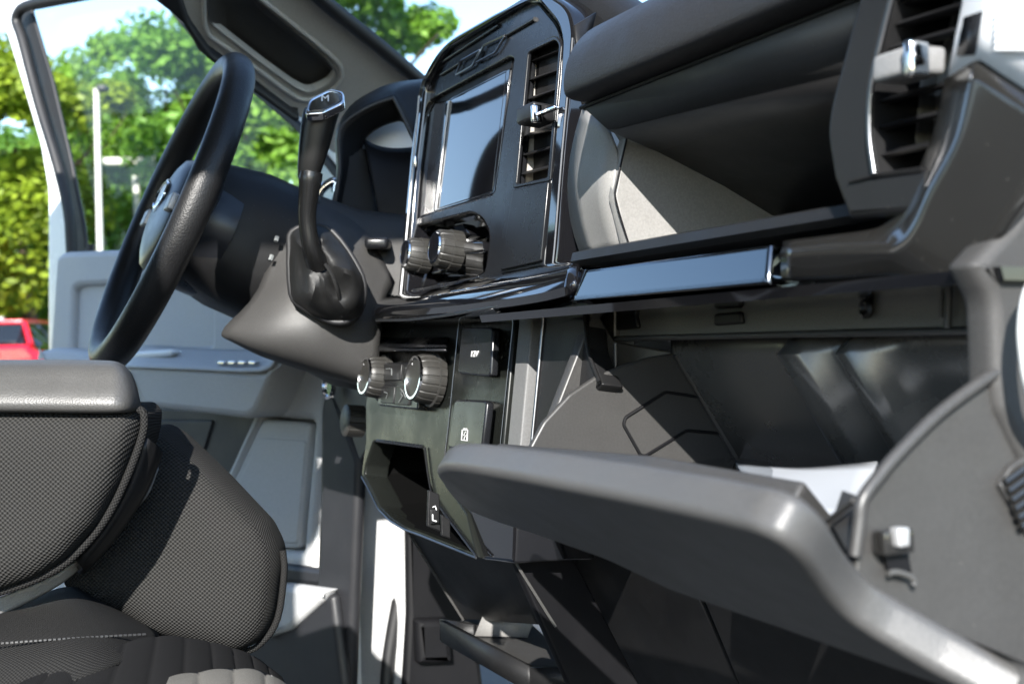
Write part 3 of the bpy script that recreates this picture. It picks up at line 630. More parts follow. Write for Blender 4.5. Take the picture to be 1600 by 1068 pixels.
# ---- dash end panel on the far right
plate('dash_end_panel', on(PX(-.425), rnd([(1640, 250), (1580, 350), (1522, 412, 10), (1552, 470, 20), (1556, 600), (1562, 640), (1620, 760), (1720, 760), (1720, 250)], 10)), .02, 'pillar', T, .006)
tube('body_seal', on(PX(-.40), [(1680, 380), (1622, 440), (1606, 490), (1606, 550), (1622, 620), (1680, 700)]), .004, 'white', T, 12, 5)
# ---- glovebox surround
GB = plate('glovebox', on(PY(.505), rnd([(930, 492), (1380, 425), (1560, 430), (1558, 517), (1240, 523), (961, 531), (945, 540)], 4)), .03, 'header', T, .003)
for q in ([(957, 494), (992, 489), (997, 513), (957, 516)], [(1114, 490), (1156, 486), (1159, 506), (1114, 509)]):
    plate('stop_pad', on(PY(.502), rnd(q, 5)), .008, 'grain_smooth', GB, .002)
lathe('screw', at(PY(.503), 1355, 482), V((0, -1, 0)), [(0, .006), (.002, .006), (.003, .004), (.001, .001)], 'smoke', GB, 16)
tube('rib', on(PY(.498), [(1483, 452), (1480, 512)]), .0022, 'bin', GB, 8); tube('rib', on(PY(.499), [(1472, 456), (1470, 496)]), .0012, 'bin', GB, 8)
tube('lower_lip', on(PY(.501), [(961, 529), (1240, 522), (1560, 516)]), .0022, 'bin', GB, 8)
# cavity: back wall with two rounded ridges, left side
e = [at(PX(-.862), 1050, 540), at(PX(-.862), 1158, 730)]; dv = (e[1]-e[0]); dv = dv*1.25
rows = []
for k in range(90):
    x = -.862 + .47*k/89; px = .47*k/89
    bump = .034*math.exp(-((px-.185)/.019)**2)+.030*math.exp(-((px-.238)/.016)**2)
    rows.append([V((x, e[0].y-bump*.2, e[0].z+.012)), V((x, e[0].y-bump, e[0].z-.008)), V((x, e[0].y+dv.y-bump, e[0].z+dv.z))])
loft('cavity_back', rows, 'bin_gloss', GB, 0, .002, 60)
plate('cavity_ceiling', [V((-.89, .51, .028)), V((-.4, .51, .028)), V((-.4, .66, .035)), V((-.89, .66, .035))], .006, 'black', GB, .001)
plate('cavity_side', on(PX(-.885), rnd([(930, 480), (961, 533), (1060, 550), (1090, 640), (900, 700), (860, 660)], 3)), .012, 'bin', GB, .002)
tube('cavity_edge', on(PX(-.872), [(962, 536), (962, 585)]), .0018, 'bin', GB, 8)
lw = [(828, 700), (836, 685), (850, 659), (890, 616), (935, 586), (975, 570), (1020, 557), (1056, 551), (1152, 716), (1120, 800), (850, 800)]
gro = [(1107, 622), (1040, 612), (977, 652), (974, 663), (1001, 711), (1008, 712), (1073, 672), (1136, 678)]
plate('bin_side', on(PX(-.858), rnd(lw, 4)), .006, 'bin', GB, .0018)
tube('bin_groove', on(PX(-.8575), rnd(gro, 4, 3)[:-1]), .0013, 'black', GB, 6)
tube('bin_corner', on(PX(-.856), [(1056, 553), (1103, 632), (1152, 716)]), .003, 'bin', GB, 8)
# right side of the tipped bin
rwl = [(1338, 900), (1345, 800), (1352, 775), (1376, 740), (1400, 711), (1430, 680), (1462, 650), (1495, 622), (1525, 602), (1558, 580), (1620, 640), (1660, 1090), (1500, 1040)]
plate('bin_side', on(PX(-.43), rnd(rwl, 3)), .006, 'bin', GB, .0015)
tube('bin_rim', on(PX(-.4285), [(1336, 868), (1343, 815), (1348, 780), (1375, 742), (1402, 710), (1462, 650), (1525, 602), (1562, 578)]), .0030, 'bin', GB, 10, 4)
plate('bin_front', [at(PX(-.435), 1348, 776), at(PX(-.435), 1330, 866), at(PX(-.47), 1290, 815), at(PX(-.47), 1322, 768)], .004, 'bin', GB, .001)
tube('front_rib', [at(PX(-.437), 1334, 781), at(PX(-.462), 1292, 814)], .0014, 'bin', GB, 8)
box('damper_clip', at(PX(-.424), 1396, 845), Y_*.008, X_*.004, Z_*.005, 'smoke', GB, .001); box('damper_clip', at(PX(-.419), 1406, 838), Y_*.003, X_*.003, Z_*.004, 'silver', GB, .001)
plate('damper_slot', on(PX(-.4265), rnd([(1381, 862), (1420, 866), (1426, 894), (1390, 892)], 2)), .003, 'black', GB, .0005)
tube('damper_loop', on(PX(-.425), [(1388, 896), (1400, 893), (1420, 899), (1429, 908), (1426, 914)]), .0014, 'vinyl', GB, 10, 4)
plate('bin_vent', on(PX(-.4265), rnd([(1563, 758), (1580, 728), (1650, 680), (1680, 820), (1610, 840)], 6)), .004, 'bin', GB, .001)
for k in range(6):
    tube('vent_rib', on(PX(-.424), [(1570+k*5, 752+k*14), (1606+k*5, 726+k*14)]), .0016, 'smoke', GB, 6)
# glovebox door, tipped open
GD = PY(.224, -1.375)
dpts = [(701, 697, 8), (716, 688, 6), (745, 688), (830, 697), (1000, 720), (1120, 739), (1205, 755), (1252, 772, 40), (1292, 806, 40), (1326, 866, 40), (1356, 902, 30), (1400, 932), (1490, 984), (1605, 1046, 2), (1640, 1056), (1252, 932), (1081, 880), (981, 834), (861, 796), (809, 782), (756, 763), (724, 736)]
GDOOR = plate('glovebox_door', on(GD, rnd(dpts, 14, 5)), .02, 'lid', T, .0055, 6, lift=.0195)
plate('door_liner', on(PY(.224+.035, -1.375), rnd([(760, 712), (1000, 738), (1240, 785), (1310, 870), (1560, 1010), (1100, 880), (840, 780)], 10)), .012, 'bin', GDOOR, .003)
# ---- knee panels under the glovebox
KP = PY(.44, -.6)
plate('knee_panel', on(KP, rnd([(836, 790), (834, 815, 10), (850, 853), (902, 950), (980, 1080), (1165, 1090), (1078, 903), (1000, 800)], 4)), .02, 'grain', T, .002)
plate('knee_panel', on(off(KP, .004), rnd([(1079, 890), (1163, 1090), (1720, 1120), (1660, 1000), (1300, 880)], 4)), .02, 'grain', T, .003)
plate('tunnel_side', on(PX(-.985, -.1), rnd([(770, 760), (850, 780), (1010, 1090), (900, 1090), (805, 878), (804, 800)], 3)), .01, 'black', T, .002)
# ---- lower centre stack
def LS(o=0): return PY(.482+o, .15)
lf = rnd([(584, 500), (722, 500), (702, 660), (692, 738), (704, 762, 4), (730, 800), (747, 872), (657, 836), (632, 827), (609, 813), (591, 795), (579, 770), (564, 742), (566, 725), (571, 690), (571, 630), (584, 540)], 4)
cub = rnd([(583, 690, 4), (660, 699, 8), (670, 753), (682, 785), (741, 864), (657, 831), (632, 822), (611, 808), (594, 791), (583, 768), (569, 741), (571, 727)], 3)
LST = plate('lower_stack', [on(LS(0), lf), on(LS(0), cub)], .03, 'satin_low', T, .003, 3)
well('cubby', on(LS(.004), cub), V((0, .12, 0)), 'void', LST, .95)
tube('cubby_rim', on(LS(-.002), rnd([(564, 742), (579, 770), (591, 795), (609, 813), (632, 827), (657, 836), (746, 872)], 4)[3:-3]), .0012, 'dark_chrome', LST, 6)
tube('cubby_rim', on(LS(-.002), [(664, 699), (671, 753), (683, 785), (744, 868)]), .0012, 'dark_chrome', LST, 6, 3)
tube('cubby_rim', on(LS(-.001), [(590, 688), (658, 697)]), .002, 'satin', LST, 6)
plate('usb_panel', on(PX(-1.0), rnd([(670, 765), (687, 772), (689, 831), (668, 822)], 2)), .004, 'grain', LST, .001)
plate('usb_panel', on(PX(-1.0), rnd([(690, 803), (704, 812), (704, 842), (690, 836)], 2)), .004, 'grain', LST, .001)
cu = at(PX(-.9975), 679, 806); box('usb_port', cu, Y_*.004, X_*.001, Z_*.006, 'grain', LST, .0008); tube('usb_icon', on(PX(-.9962), [(676, 792), (680, 790), (682, 796)]), .0005, 'ink', LST, 5); tube('usb_icon', on(PX(-.9955), [(676, 803), (676, 812), (682, 814)]), .0006, 'ink', LST, 5)
rc = rnd([(592, 531), (696, 527), (694, 548), (588, 556)], 5)
loft('control_ledge', [[at(LS(-.001), 590, 530), at(LS(-.001), 700, 528)], [at(LS(-.016), 592, 545), at(LS(-.016), 697, 545)], [at(LS(-.017), 592, 548), at(LS(-.017), 697, 548)]], 'satin', LST, 0, .003)
bb = plate('button_panel', on(LS(-.012), rnd([(592, 566), (656, 566), (652, 640), (590, 633)], 3)), .02, 'satin', LST, .002)
for q in ([(598, 568), (627, 568), (625, 594), (598, 594)], [(629, 568), (650, 568), (648, 596), (627, 596)], [(596, 603), (616, 603), (614, 631), (594, 629)], [(618, 602), (641, 602), (638, 633), (616, 632)]):
    plate('climate_button', on(LS(-.014), rnd(q, 2)), .006, 'grain_smooth', LST, .001)
s1 = LS(-.0148)
for st in ([(632, 608), (626, 614), (629, 618), (623, 628)], [(626, 607), (630, 612), (634, 621)], [(603, 576), (612, 576), (612, 586)], [(633, 575), (640, 575), (637, 588)], [(600, 612), (606, 614), (603, 622)]):
    tube('button_icon', on(s1, st), .0005, 'faintink', LST, 5)
for px, py, rr in ((683, 594, .0255), (603, 591, .0238)):
    c = at(LS(-.003), px, py); ax = V((0, -1, .15)); ln = .025
    kb = lathe('climate_knob', c, ax, [(0, rr*1.1), (.006, rr*1.1), (.007, rr), (ln-.006, rr*.97), (ln-.001, rr*.9), (ln, rr*.86)], 'knobskin', T, 180, 18, .0008)
    lathe('knob_face', c, ax, [(ln-.004, rr*.80), (ln-.0035, rr*.6), (ln-.003, rr*.05)], 'screenglass', kb, 40)
    lathe('knob_ring', c, ax, [(ln-.001, rr*.88), (ln+.002, rr*.86), (ln+.002, rr*.78), (ln-.003, rr*.77)], 'chrome', kb, 48)
    kk = c+ax.normalized()*(ln-.0022)
    for q_ in range(7):
        an = 2.2+q_*.32; tube('dial_tick', [kk+X_*math.cos(an)*rr*.62+Z_*math.sin(an)*rr*.62, kk+X_*math.cos(an)*rr*.72+Z_*math.sin(an)*rr*.72], .0004, 'ink', kb, 5)
    text('dial_mark', 'OFF', kk-Z_*.010, X_, V((0, .15, 1)).normalized(), .006, 'ink', kb)
# socket panel on the right half of the lower stack
SP = plate('socket_panel', on(LS(-.004), rnd([(718, 496), (805, 486), (781, 740), (800, 800), (740, 775), (704, 762), (693, 738), (702, 660)], 4)), .03, 'satin_low', T, .003)
tube('panel_line', on(LS(-.006), [(717, 502), (701, 660), (692, 736), (697, 754), (706, 763), (732, 764)]), .0004, 'dark_chrome', SP, 6)
tube('panel_line', on(LS(-.006), [(803, 490), (781, 700)]), .0004, 'dark_chrome', SP, 6)
for q, nm in (([(721, 511), (770, 511), (766, 589), (714, 583)], '12V'), ([(710, 623), (761, 625), (752, 705), (699, 700)], '')):
    fl = plate('socket_flap', on(LS(-.02), rnd(q, 7)), .008, 'satin', T, .0022, 3)
    plate('flap_base', on(LS(-.011), rnd([(a+1, b) for a, b in q], 7)), .012, 'knobskin', fl, .002, 3)
    u2 = V((0, .15, 1)).normalized()
    if nm: text('lettering', '12V', at(LS(-.0206), 741, 553), X_*1.45, u2, .0078, 'ink', fl)
    else:
        tube('battery_icon', on(LS(-.0204), [(722.5, 671), (730.5, 671.5), (729.5, 688), (721, 687)]), .00045, 'ink', fl, 5, closed=True)
        tube('battery_icon', on(LS(-.0204), [(724.5, 669.5), (729, 669.8)]), .0006, 'ink', fl, 5)
        tube('battery_icon', on(LS(-.0204), [(727.5, 674), (724.5, 680), (727.5, 679.5), (725, 685.5)]), .0004, 'ink', fl, 5)
# silver strip and dark panel to the right
plate('silver_strip', on(PY(.470, .15), [(812, 488), (832, 488), (810, 720), (790, 720)]), .02, 'strip_grey', T, .002)
plate('gap_panel', on(PY(.485, .15), [(798, 484), (852, 484), (834, 780), (776, 780)]), .02, 'black', T, .001)
plate('side_panel', on(PY(.468, .15), rnd([(850, 490), (914, 494, 6), (918, 545), (940, 600), (900, 640), (820, 760), (828, 720)], 3)), .02, 'grain', T, .003)
tube('side_edge', on(PY(.467, .15), [(850, 492), (829, 712)]), .0016, 'dark_chrome', T, 8)
tube('side_edge', on(PY(.466, .15), [(913, 496), (919, 548), (937, 596)]), .0016, 'grain', T, 8, 3)
plate('side_return', on(PY(.50), rnd([(905, 486), (960, 486), (958, 600), (930, 620)], 3)), .02, 'bin', T, .002)
# ---- under the stack: black shroud, inclined panel, tray
plate('stack_shroud', on(PY(.47, .05), rnd([(693, 735), (830, 700), (828, 780), (806, 800), (803, 880), (752, 874), (744, 868), (704, 790)], 4)), .08, 'gloss', T, .004)
plate('inclined_panel', on(PY(.385, -.6), rnd([(634, 824), (746, 866), (804, 874), (868, 978), (740, 968), (724, 968)], 3)), .015, 'grain', T, .0015)
tube('panel_edge', on(PY(.383, -.6), [(635, 827), (724, 968)]), .0014, 'vinyl', T, 6)
tube('tunnel_edge', on(PX(-.98, -.1), [(806, 800), (803, 874), (833, 922), (868, 978)]), .0014, 'vinyl', T, 6)
tube('knee_edge', on(off(KP, .001), [(834, 812), (851, 853), (902, 950), (978, 1075)]), .0014, 'vinyl', T, 6, 3)
TZ = PZ(-.30)
tr_out = rnd([(688, 980, 8), (740, 961), (818, 961), (905, 1040), (920, 1062), (830, 1056)], 3)
TRAY = plate('lower_tray', on(PZ(-.316), tr_out), .012, 'bin', T, .002)
def wallz(name, a, b, h0, h1, material, par, th=.006):
    p, q = at(PZ(-.316), *a), at(PZ(-.316), *b); rows = [[p-Z_*.012, q-Z_*.012], [p+Z_*h0, q+Z_*h0]]
    return loft(name, rows, material, par, 0, th)
wallz('tray_lip', (692, 985), (829, 1060), .012, .012, 'grain', TRAY); wallz('tray_lip', (829, 1060), (925, 1062), .012, .012, 'grain', TRAY)
loft('tray_back', [[at(PZ(-.315), 742, 993), at(PZ(-.315), 824, 995)], [at(PZ(-.315), 742, 993)+V((0, .012, .024)), at(PZ(-.315), 824, 995)+V((0, .012, .024))]], 'vent', TRAY, 0, .004)
wallz('tray_lip', (690, 982), (742, 992), .012, .02, 'grain', TRAY)
# ---- lower dash on the driver side, ignition, headlamp switch
plate('driver_lower_dash', on(PY(.62, .1), rnd([(480, 600), (600, 560), (600, 760), (560, 730)], 6)), .03, 'doordark', T, .004)
plate('lower_dash_edge', on(PY(.53), rnd([(500, 585), (590, 585), (574, 700), (562, 722), (545, 670)], 6)), .02, 'doordark', T, .004)
lathe('start_button', at(PY(.515), 516, 605), V((.2, -1, .1)), [(0, .017), (.004, .017), (.006, .014), (.002, .013)], 'chrome', T, 28)
lathe('lamp_switch', at(PY(.50), 566, 658), V((0, -1, .1)), [(0, .02), (.022, .02), (.024, .017), (.024, .001)], 'knobskin', T, 120, 14, .0008)
# ---- steering column, wheel
WC = V((-1.54, .268, .177)); wn = V((0, -.916, .40)).normalized(); wu = V((0, .40, .916)).normalized(); wr = X_
RW = .187
WHEEL = tube('steering_wheel', [WC+wr*math.cos(a)*RW+wu*math.sin(a)*RW for a in [k*2*math.pi/96 for k in range(96)]], lambda t: (.0185, .0165), 'leather', T, 18, closed=True, flat=wn)
def WP(a, b, h): return WC+wr*a+wu*b+wn*h
pillow('wheel_hub', [WP(.092*math.cos(a)*(1+.12*math.cos(2*a)), -.005+.078*math.sin(a), -.012) for a in [k*2*math.pi/40 for k in range(40)]], .028, 'hub', WHEEL, 2.6, 8, .05)
for a in (R(8), R(172), R(255), R(285)):
    tube('spoke', [WP(.06*math.cos(a), .06*math.sin(a), -.02), WP(.12*math.cos(a), .12*math.sin(a), -.022), WP(RW*math.cos(a), RW*math.sin(a), -.004)], lambda t: (.009, .026-.01*t), 'hub', WHEEL, 12, 4, flat=wn)
for a, b in (((-.05, .0), (.05, .0)),):
    tube('hub_badge', [WP(.034*math.cos(t), .013+.016*math.sin(t), .0165) for t in [k*.3927 for k in range(16)]], .0022, 'chrome', WHEEL, 6, closed=True)
lathe('badge_plate', WP(0, .013, .010), wn, [(0, .022), (.007, .021), (.008, .001)], 'bright_trim', WHEEL, 24)
for s in (-1, 1): box('wheel_button', WP(s*.085, -.005, .012), wr*.014, wu*.010, wn*.004, 'silver', WHEEL, .002)
# back cover of the wheel: faceted housing between wheel and column
def ring(c, hw, hu, h, k=3.0, n=28, sh=0):
    out = []
    for j in range(n):
        a = 2*math.pi*j/n; ca, sa = math.cos(a), math.sin(a); q = (abs(ca)**k+abs(sa)**k)**(-1/k)
        out.append(WC+wr*(ca*q*hw)+wu*(sa*q*hu+sh)+wn*h)
    return out
COL = loft('column_cover', [ring(WC, .085, .070, -.018), ring(WC, .088, .074, -.03), ring(WC, .095, .085, -.085), ring(WC, .095, .086, -.135), ring(WC, .080, .075, -.14)], 'grain', T, 0, 0, 30, True, True)
COL2 = loft('column_shroud', [ring(WC, .078, .07, -.142, sh=-.005), ring(WC, .098, .092, -.146, sh=-.005), ring(WC, .105, .1, -.2, sh=-.008), ring(WC, .125, .115, -.27, sh=0), ring(WC, .15, .12, -.34, sh=.02)], 'pillar', T, 0, 0, 30, True, True)
# broad shroud side seen under the shift boot
loft('column_side', [[D(448, 322, 1.50), D(490, 318, 1.50), D(535, 336, 1.50), D(575, 370, 1.5), D(615, 440, 1.5)],
                     [D(405, 452, 1.46), D(455, 440, 1.44), D(510, 440, 1.44), D(560, 450, 1.46), D(600, 470, 1.48)],
                     [D(352, 512, 1.45), D(420, 520, 1.42), D(490, 525, 1.42), D(545, 530, 1.44), D(592, 535, 1.46)],
                     [D(352, 526, 1.47), D(410, 552, 1.45), D(485, 574, 1.45), D(540, 588, 1.46), D(592, 604, 1.48)],
                     [D(372, 530, 1.55), D(420, 556, 1.55), D(490, 580, 1.55), D(545, 594, 1.56), D(592, 608, 1.56)]], 'pillar', T, 4, .004)
for a, b in (((433, 370), (431, 377)), ((425, 399), (422, 407))): tube('column_clip', [D(*a, 1.455), D(*b, 1.452)], .0026, 'faintink', COL2, 6)
# ---- shift lever with boot
bt = crs([(452, 388), (456, 362), (488, 352), (520, 362), (553, 406), (569, 445), (562, 484), (540, 502), (512, 500), (473, 479), (455, 458)], 3, True)
BD = 1.405
BOOT = None
LEV = tube('shift_lever', [D(498, 412, 1.375), D(487, 388, 1.36), D(480, 340, 1.355), D(484, 290, 1.35), D(486, 270, 1.35)], lambda t: .0125-.003*math.sin(math.pi*min(1, t*1.2))+.006*max(0, .25-t), 'lever', T, 18, 5)
rows = []; ctr = V((497, 405)); nb = len(bt)
for k, (q_, d) in enumerate(((1.07, 1.43), (1.06, 1.408), (.98, 1.398), (.88, 1.384), (.76, 1.374), (.62, 1.369), (.48, 1.366), (.34, 1.365), (.22, 1.366))):
    row = []
    for i, p in enumerate(bt):
        a = i*2*math.pi/nb; w_ = math.sin(math.pi*min(1, max(0, (k-1)/7)))
        tri = lambda v: math.asin(math.sin(v))*.6366; f = w_*(.008*tri(3*a+.5*k)+.005*tri(5*a-.7*k+1)+.0015*math.sin(11*a)); t_ = w_*3*math.sin(2*a+k*.6)
        q = ctr+(V((p[0], p[1]))-ctr)*q_+V((t_, -t_*.6)); row.append(D(q.x, q.y, d+f))
    rows.append(row)
cols = [crs(c, 3) for c in zip(*rows)]; rows = [list(r) for r in zip(*cols)]
link('boot', smooth(grid_mesh('boot', rows, closed_u=True), 38), 'bootskin', LEV)
tube('boot_ring', [D(*p, 1.404) for p in bt], .0035, 'rubber', LEV, 8, closed=True)
tube('boot_seam', [D(*p, dd) for p, dd in (((508, 412), 1.361), ((520, 432), 1.362), ((529, 460), 1.368), ((535, 494), 1.394))], .002, 'bootskin', LEV, 6, 3)
gx = lambda p, d: D(*p, d)
grip = []
for (x0, y0), (x1, y1), k in (((466, 279), (497, 281), .8), ((465, 262), (503, 264), 1), ((467, 230), (515, 228), 1), ((470, 200), (525, 192), 1), ((473, 180), (533, 166), 1), ((476, 172), (535, 157), .95)):
    a, b = D(x0, y0, 1.35), D(x1, y1, 1.35); c = (a+b)/2; hx = (b-a)/2; hy = cd*hx.length*.8*k; row = []
    for j in range(28):
        t = 2*math.pi*j/28; ca, sa = math.cos(t), math.sin(t); q = (abs(ca)**2.6+abs(sa)**2.6)**(-1/2.6); row.append(c+hx*ca*q+hy*sa*q)
    grip.append(row)
link('shift_knob', smooth(grid_mesh('shift_knob', grip, closed_u=True, caps=True), 50), 'grip', LEV)
# knob top: tilted hexagonal chrome ring and black cap
KT = P3((483, 158, 1.335), (535, 144, 1.345), (504, 176, 1.318))
hx = rnd([(482, 155), (517, 138), (537, 143), (538, 160), (505, 176), (476, 178)], 5)
hi = rnd([(486, 157), (516, 142), (532, 146), (533, 158), (505, 171), (482, 173)], 5)
o = plate('knob_ring', [on(KT, hx), on(KT, hi)], .010, 'chrome', LEV, .0018, 3)
plate('knob_cap', on(off(KT, -.001), hi), .008, 'screenglass', LEV, .001)
kf = off(KT, .002); e1 = (at(kf, 517, 153)-at(kf, 499, 153)); e2 = (at(kf, 508, 146)-at(kf, 508, 160))
text('lettering', 'M', at(kf, 508, 154), e1, e2, 1.0, 'ink', LEV)
# ---- instrument binnacle
IB = [[(530, 330), (529, 270), (528, 208), (548, 168), (584, 144), (620, 131), (662, 126)],
      [(522, 326), (531, 268), (531, 204), (565, 173), (609, 155), (618, 160), (648, 222)]]
HOOD = loft('instrument_hood', [[D(*p, 1.66) for p in IB[0]], [D(*p, 1.60) for p in ((524, 329), (528, 268), (528, 204), (556, 168), (600, 146), (628, 138), (660, 140))], [D(*p, 1.57) for p in IB[1]]], 'grain', T, 4, .004)
loft('hood_lining', [[D(*p, 1.572) for p in IB[1]], [D(*p, 1.60) for p in ((545, 340), (552, 280), (560, 228), (580, 202), (612, 188), (631, 190), (650, 228))], [D(*p, 1.62) for p in ((556, 345), (562, 290), (566, 228), (583, 205), (614, 190), (633, 192), (652, 230))]], 'grain', HOOD, 4, .002)
tube('hood_edge', [D(*p, 1.566) for p in IB[1]], .0022, 'pillar', HOOD, 8, 4)
plate('cluster_face', [D(*p, 1.66) for p in ((566, 190), (660, 170), (660, 400), (560, 400))], .01, 'dial_glare', HOOD, .002)  # bright patch of glare put into the face colour
loft('cluster_shroud', [[D(*p, 1.655) for p in ((568, 224), (588, 232), (615, 236), (645, 234), (662, 228))], [D(*p, 1.60) for p in ((570, 226), (588, 236), (612, 241), (640, 240), (660, 236))], [D(*p, 1.58) for p in ((590, 330), (600, 330), (612, 332), (640, 332), (660, 330))], [D(*p, 1.58) for p in ((606, 392), (612, 394), (620, 396), (640, 396), (660, 396))]], 'black', HOOD, 3, .003)
loft('binnacle_side', [[D(*p, 1.575) for p in ((516, 330), (529, 268), (530, 205))], [D(*p, 1.60) for p in ((560, 350), (556, 285), (556, 228))], [D(*p, 1.62) for p in ((612, 400), (588, 330), (572, 235))]], 'pillar', HOOD, 4, .004)
plate('left_dash', on(P3((486, 318, 1.62), (560, 400, 1.55), (600, 330, 1.70)), rnd([(486, 318), (520, 318, 8), (552, 345, 8), (600, 395), (640, 470), (560, 470), (480, 400)], 8)), .03, 'grain', T, .01)
tube('chrome_vent_rim', [D(*p, 1.68) for p in ((494, 322), (500, 300), (512, 288), (524, 284), (524, 300))], .006, 'chrome', T, 8, 4)
box('wiper_stalk', D(592, 382, 1.50), cr_*.014, cd*.03, cu_*.007, 'satin', T, .005)
# ---- seats
ARM = pillow('centre_armrest', [D(*p, 1.02) for p in rnd([(-60, 632), (214, 632, 6), (227, 645, 8), (224, 680), (197, 752), (162, 818), (114, 871), (66, 902), (0, 926), (-60, 940)], 14)], .035, 'weave', T, 3.0, 10, .05)
loft('armrest_lid', [[D(x, y, d) for x, y, d in ((-60, 566, 1.10), (60, 566, 1.10), (150, 567, 1.10), (186, 570, 1.10), (200, 582, 1.10))],
                     [D(x, y, d) for x, y, d in ((-60, 568, 1.02), (60, 568, 1.02), (150, 569, 1.02), (184, 572, 1.02), (204, 588, 1.035))],
                     [D(x, y, d) for x, y, d in ((-60, 600, .995), (60, 601, .995), (150, 602, .995), (190, 602, .998), (211, 608, 1.02))],
                     [D(x, y, d) for x, y, d in ((-60, 634, .985), (60, 635, .985), (150, 636, .985), (194, 635, .99), (217, 635, 1.02))],
                     [D(x, y, d) for x, y, d in ((-60, 640, 1.0), (60, 641, 1.0), (150, 642, 1.0), (192, 641, 1.0), (214, 640, 1.03))]], 'vinyl', ARM, 4, .004, 60)
tube('piping', [D(*p, 1.008) for p in ((216, 638), (225, 648), (222, 682), (195, 753), (160, 818), (112, 871), (64, 901), (-2, 925), (-60, 939))], .0032, 'knit', ARM, 8, 5)
loft('armrest_shell', [[D(226, 682, 1.03), D(200, 758, 1.03), (D(162, 826, 1.03)), D(120, 876, 1.03)], [D(246, 702, 1.05), D(222, 765, 1.05), D(175, 836, 1.05), D(128, 888, 1.05)], [D(240, 728, 1.08), D(214, 780, 1.08), D(166, 846, 1.08), D(120, 892, 1.08)]], 'grain_smooth', ARM, 4, .008)
loft('seat_belt', [[D(246, 728, 1.10), D(222, 770, 1.09), D(156, 842, 1.07), D(90, 896, 1.05), (D(0, 933, 1.03)), D(-60, 954, 1.02)], [D(248, 738, 1.11), D(228, 776, 1.10), D(160, 850, 1.08), D(96, 910, 1.06), D(0, 960, 1.035), D(-60, 984, 1.02)]], 'strap', T, 4, .002)
cs = rnd([(205, 700), (228, 668, 10), (254, 663, 12), (282, 679), (351, 745), (421, 819), (438, 854, 14), (441, 885, 14), (430, 964, 20), (411, 999, 16), (380, 1014, 12), (307, 999), (246, 985), (210, 960), (167, 942), (132, 944, 10), (100, 903, 12), (110, 860)], 10)
SEAT = pillow('driver_seat', [D(*p, 1.14) for p in cs], .042, 'weave', T, 3.0, 16, .025)
tube('seat_piping', [D(*p, 1.136) for p in ((130, 945), (168, 944), (211, 962), (247, 987), (307, 1001), (380, 1016), (411, 1001), (434, 965), (444, 895), (442, 860))], .003, 'knit', SEAT, 8, 4)
box('seat_back', V((-1.54, -.28, .12)), X_*.24, V((0, .06, .01)), V((0, -.1, .36)), 'weave', SEAT, .05, 4)
box('headrest', V((-1.54, -.38, .60)), X_*.13, Y_*.05, Z_*.09, 'vinyl', SEAT, .04, 4)
BEN = loft('bench_cushion', [[D(-60, 960, 1.08), D(40, 940, 1.08), D(100, 920, 1.09), (D(140, 930, 1.12)), D(240, 985, 1.14)], [D(-60, 985, .99), D(30, 980, .98), D(110, 975, .98), D(180, 978, 1.0), D(245, 992, 1.05)],
                      [D(-60, 1040, .93), D(30, 1030, .92), D(110, 1018, .92), D(180, 1008, .95), D(250, 1000, 1.03)], [D(-60, 1100, .90), D(20, 1090, .89), D(100, 1070, .89), D(180, 1040, .92), D(262, 1010, 1.0)]], 'knit', T, 5, .004, 70)
for k in range(34): a = k/34; sq = lambda t: D(-20+250*t, 1006-20*t+4*t*t, .928+.045*t*t); tube('stitch', [sq(a), sq(a+.018)], .0010, 'ceil', BEN, 5)
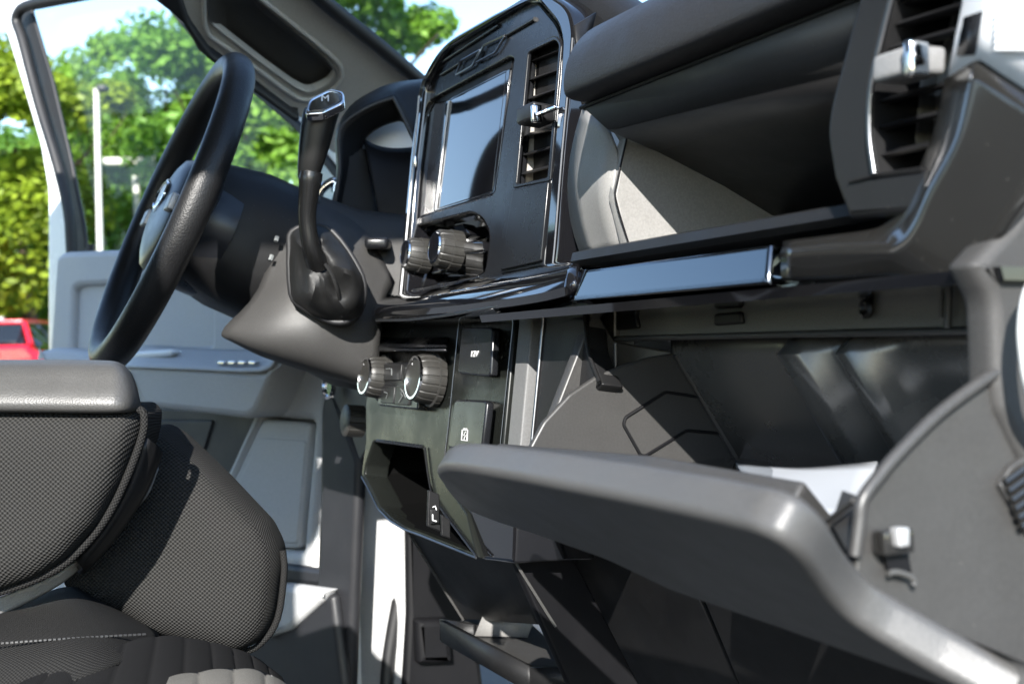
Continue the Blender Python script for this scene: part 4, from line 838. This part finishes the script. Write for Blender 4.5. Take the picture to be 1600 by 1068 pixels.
# ribbed insert: rounded ribs separated by furrows
def ribs(name, far, near, k, h, material, n=10):
    """upholstery between two curves with k rounded ribs running from far to near"""
    far, near = ([q for q in crs([D(*p) for p in c], 24)] for c in (far, near)); rows = []; nrm = V((.1, -.25, 1)).normalized()
    def pick(c, t): f = t*(len(c)-1); i = min(int(f), len(c)-2); return c[i].lerp(c[i+1], f-i)
    for i in range(k*n+1):
        t = i/(k*n); a, b = pick(far, t), pick(near, t); u = (i % n)/n; hh = h*(abs(math.sin(math.pi*u))**.5 if i % n else 0)
        rows.append([a-nrm*.02, a+nrm*hh*.3, a.lerp(b, .07)+nrm*hh, a.lerp(b, .5)+nrm*hh*1.2, b+nrm*hh])
    return loft(name, rows, material, BEN, 0, .003, 80)
ribs('ribbed_insert', [(30, 1072, .885), (145, 1024, .93), (246, 997, .98), (330, 1006, 1.02), (392, 1026, 1.04), (440, 1060, 1.04)], [(-120, 1190, .80), (60, 1170, .82), (220, 1150, .85), (340, 1150, .87), (420, 1150, .9), (470, 1150, .93)], 10, .0032, 'suede')
ribs('ribs_sunlit', [(258, 1062, .93), (330, 1050, .93), (400, 1050, .93), (452, 1074, .93)], [(240, 1150, .84), (330, 1150, .84), (400, 1150, .84), (470, 1150, .84)], 4, .004, 'suede_sunlit')  # part of the same ribs, coloured paler to imitate sun on them
# ================================================================ papers in the bin
BK = empty('booklet', V((-.6, .48, -.12)), 'white booklet lying in the open glovebox under clear plastic', 'booklet')
loft('cover', [[at(PY(.475), 1150, 726), at(PY(.485), 1205, 731), at(PY(.49), 1262, 733), at(PY(.5), 1372, 724)], [at(PY(.45), 1168, 752), at(PY(.45), 1215, 752), at(PY(.45), 1262, 762), at(PY(.45), 1346, 780)], [at(PY(.42), 1168, 772), at(PY(.42), 1215, 780), at(PY(.42), 1262, 800), at(PY(.42), 1346, 810)]], 'paper', BK, 4, .003)
loft('page_block', [[at(PY(.475), 1152, 729)-Z_*.004, at(PY(.49), 1262, 735)-Z_*.004, at(PY(.5), 1370, 727)-Z_*.004], [at(PY(.42), 1168, 774)-Z_*.004, at(PY(.42), 1262, 802)-Z_*.004, at(PY(.42), 1346, 812)-Z_*.004]], 'paper', BK, 0, .003)
BG = loft('plastic_bag', [[at(PY(.50), 1030, 732), at(PY(.50), 1080, 722), at(PY(.50), 1140, 714), at(PY(.50), 1190, 720), at(PY(.50), 1240, 734)], [at(PY(.47), 1030, 738), at(PY(.47), 1090, 728), at(PY(.47), 1145, 721), at(PY(.47), 1190, 730), at(PY(.47), 1235, 744)], [at(PY(.43), 1030, 765), at(PY(.43), 1090, 755), at(PY(.43), 1145, 748), at(PY(.43), 1190, 757), at(PY(.43), 1235, 772)]], 'film', None, 4, 0, 60)
BG['label'] = 'crumpled clear plastic sleeve at the left of the white booklet'; BG['category'] = 'plastic bag'
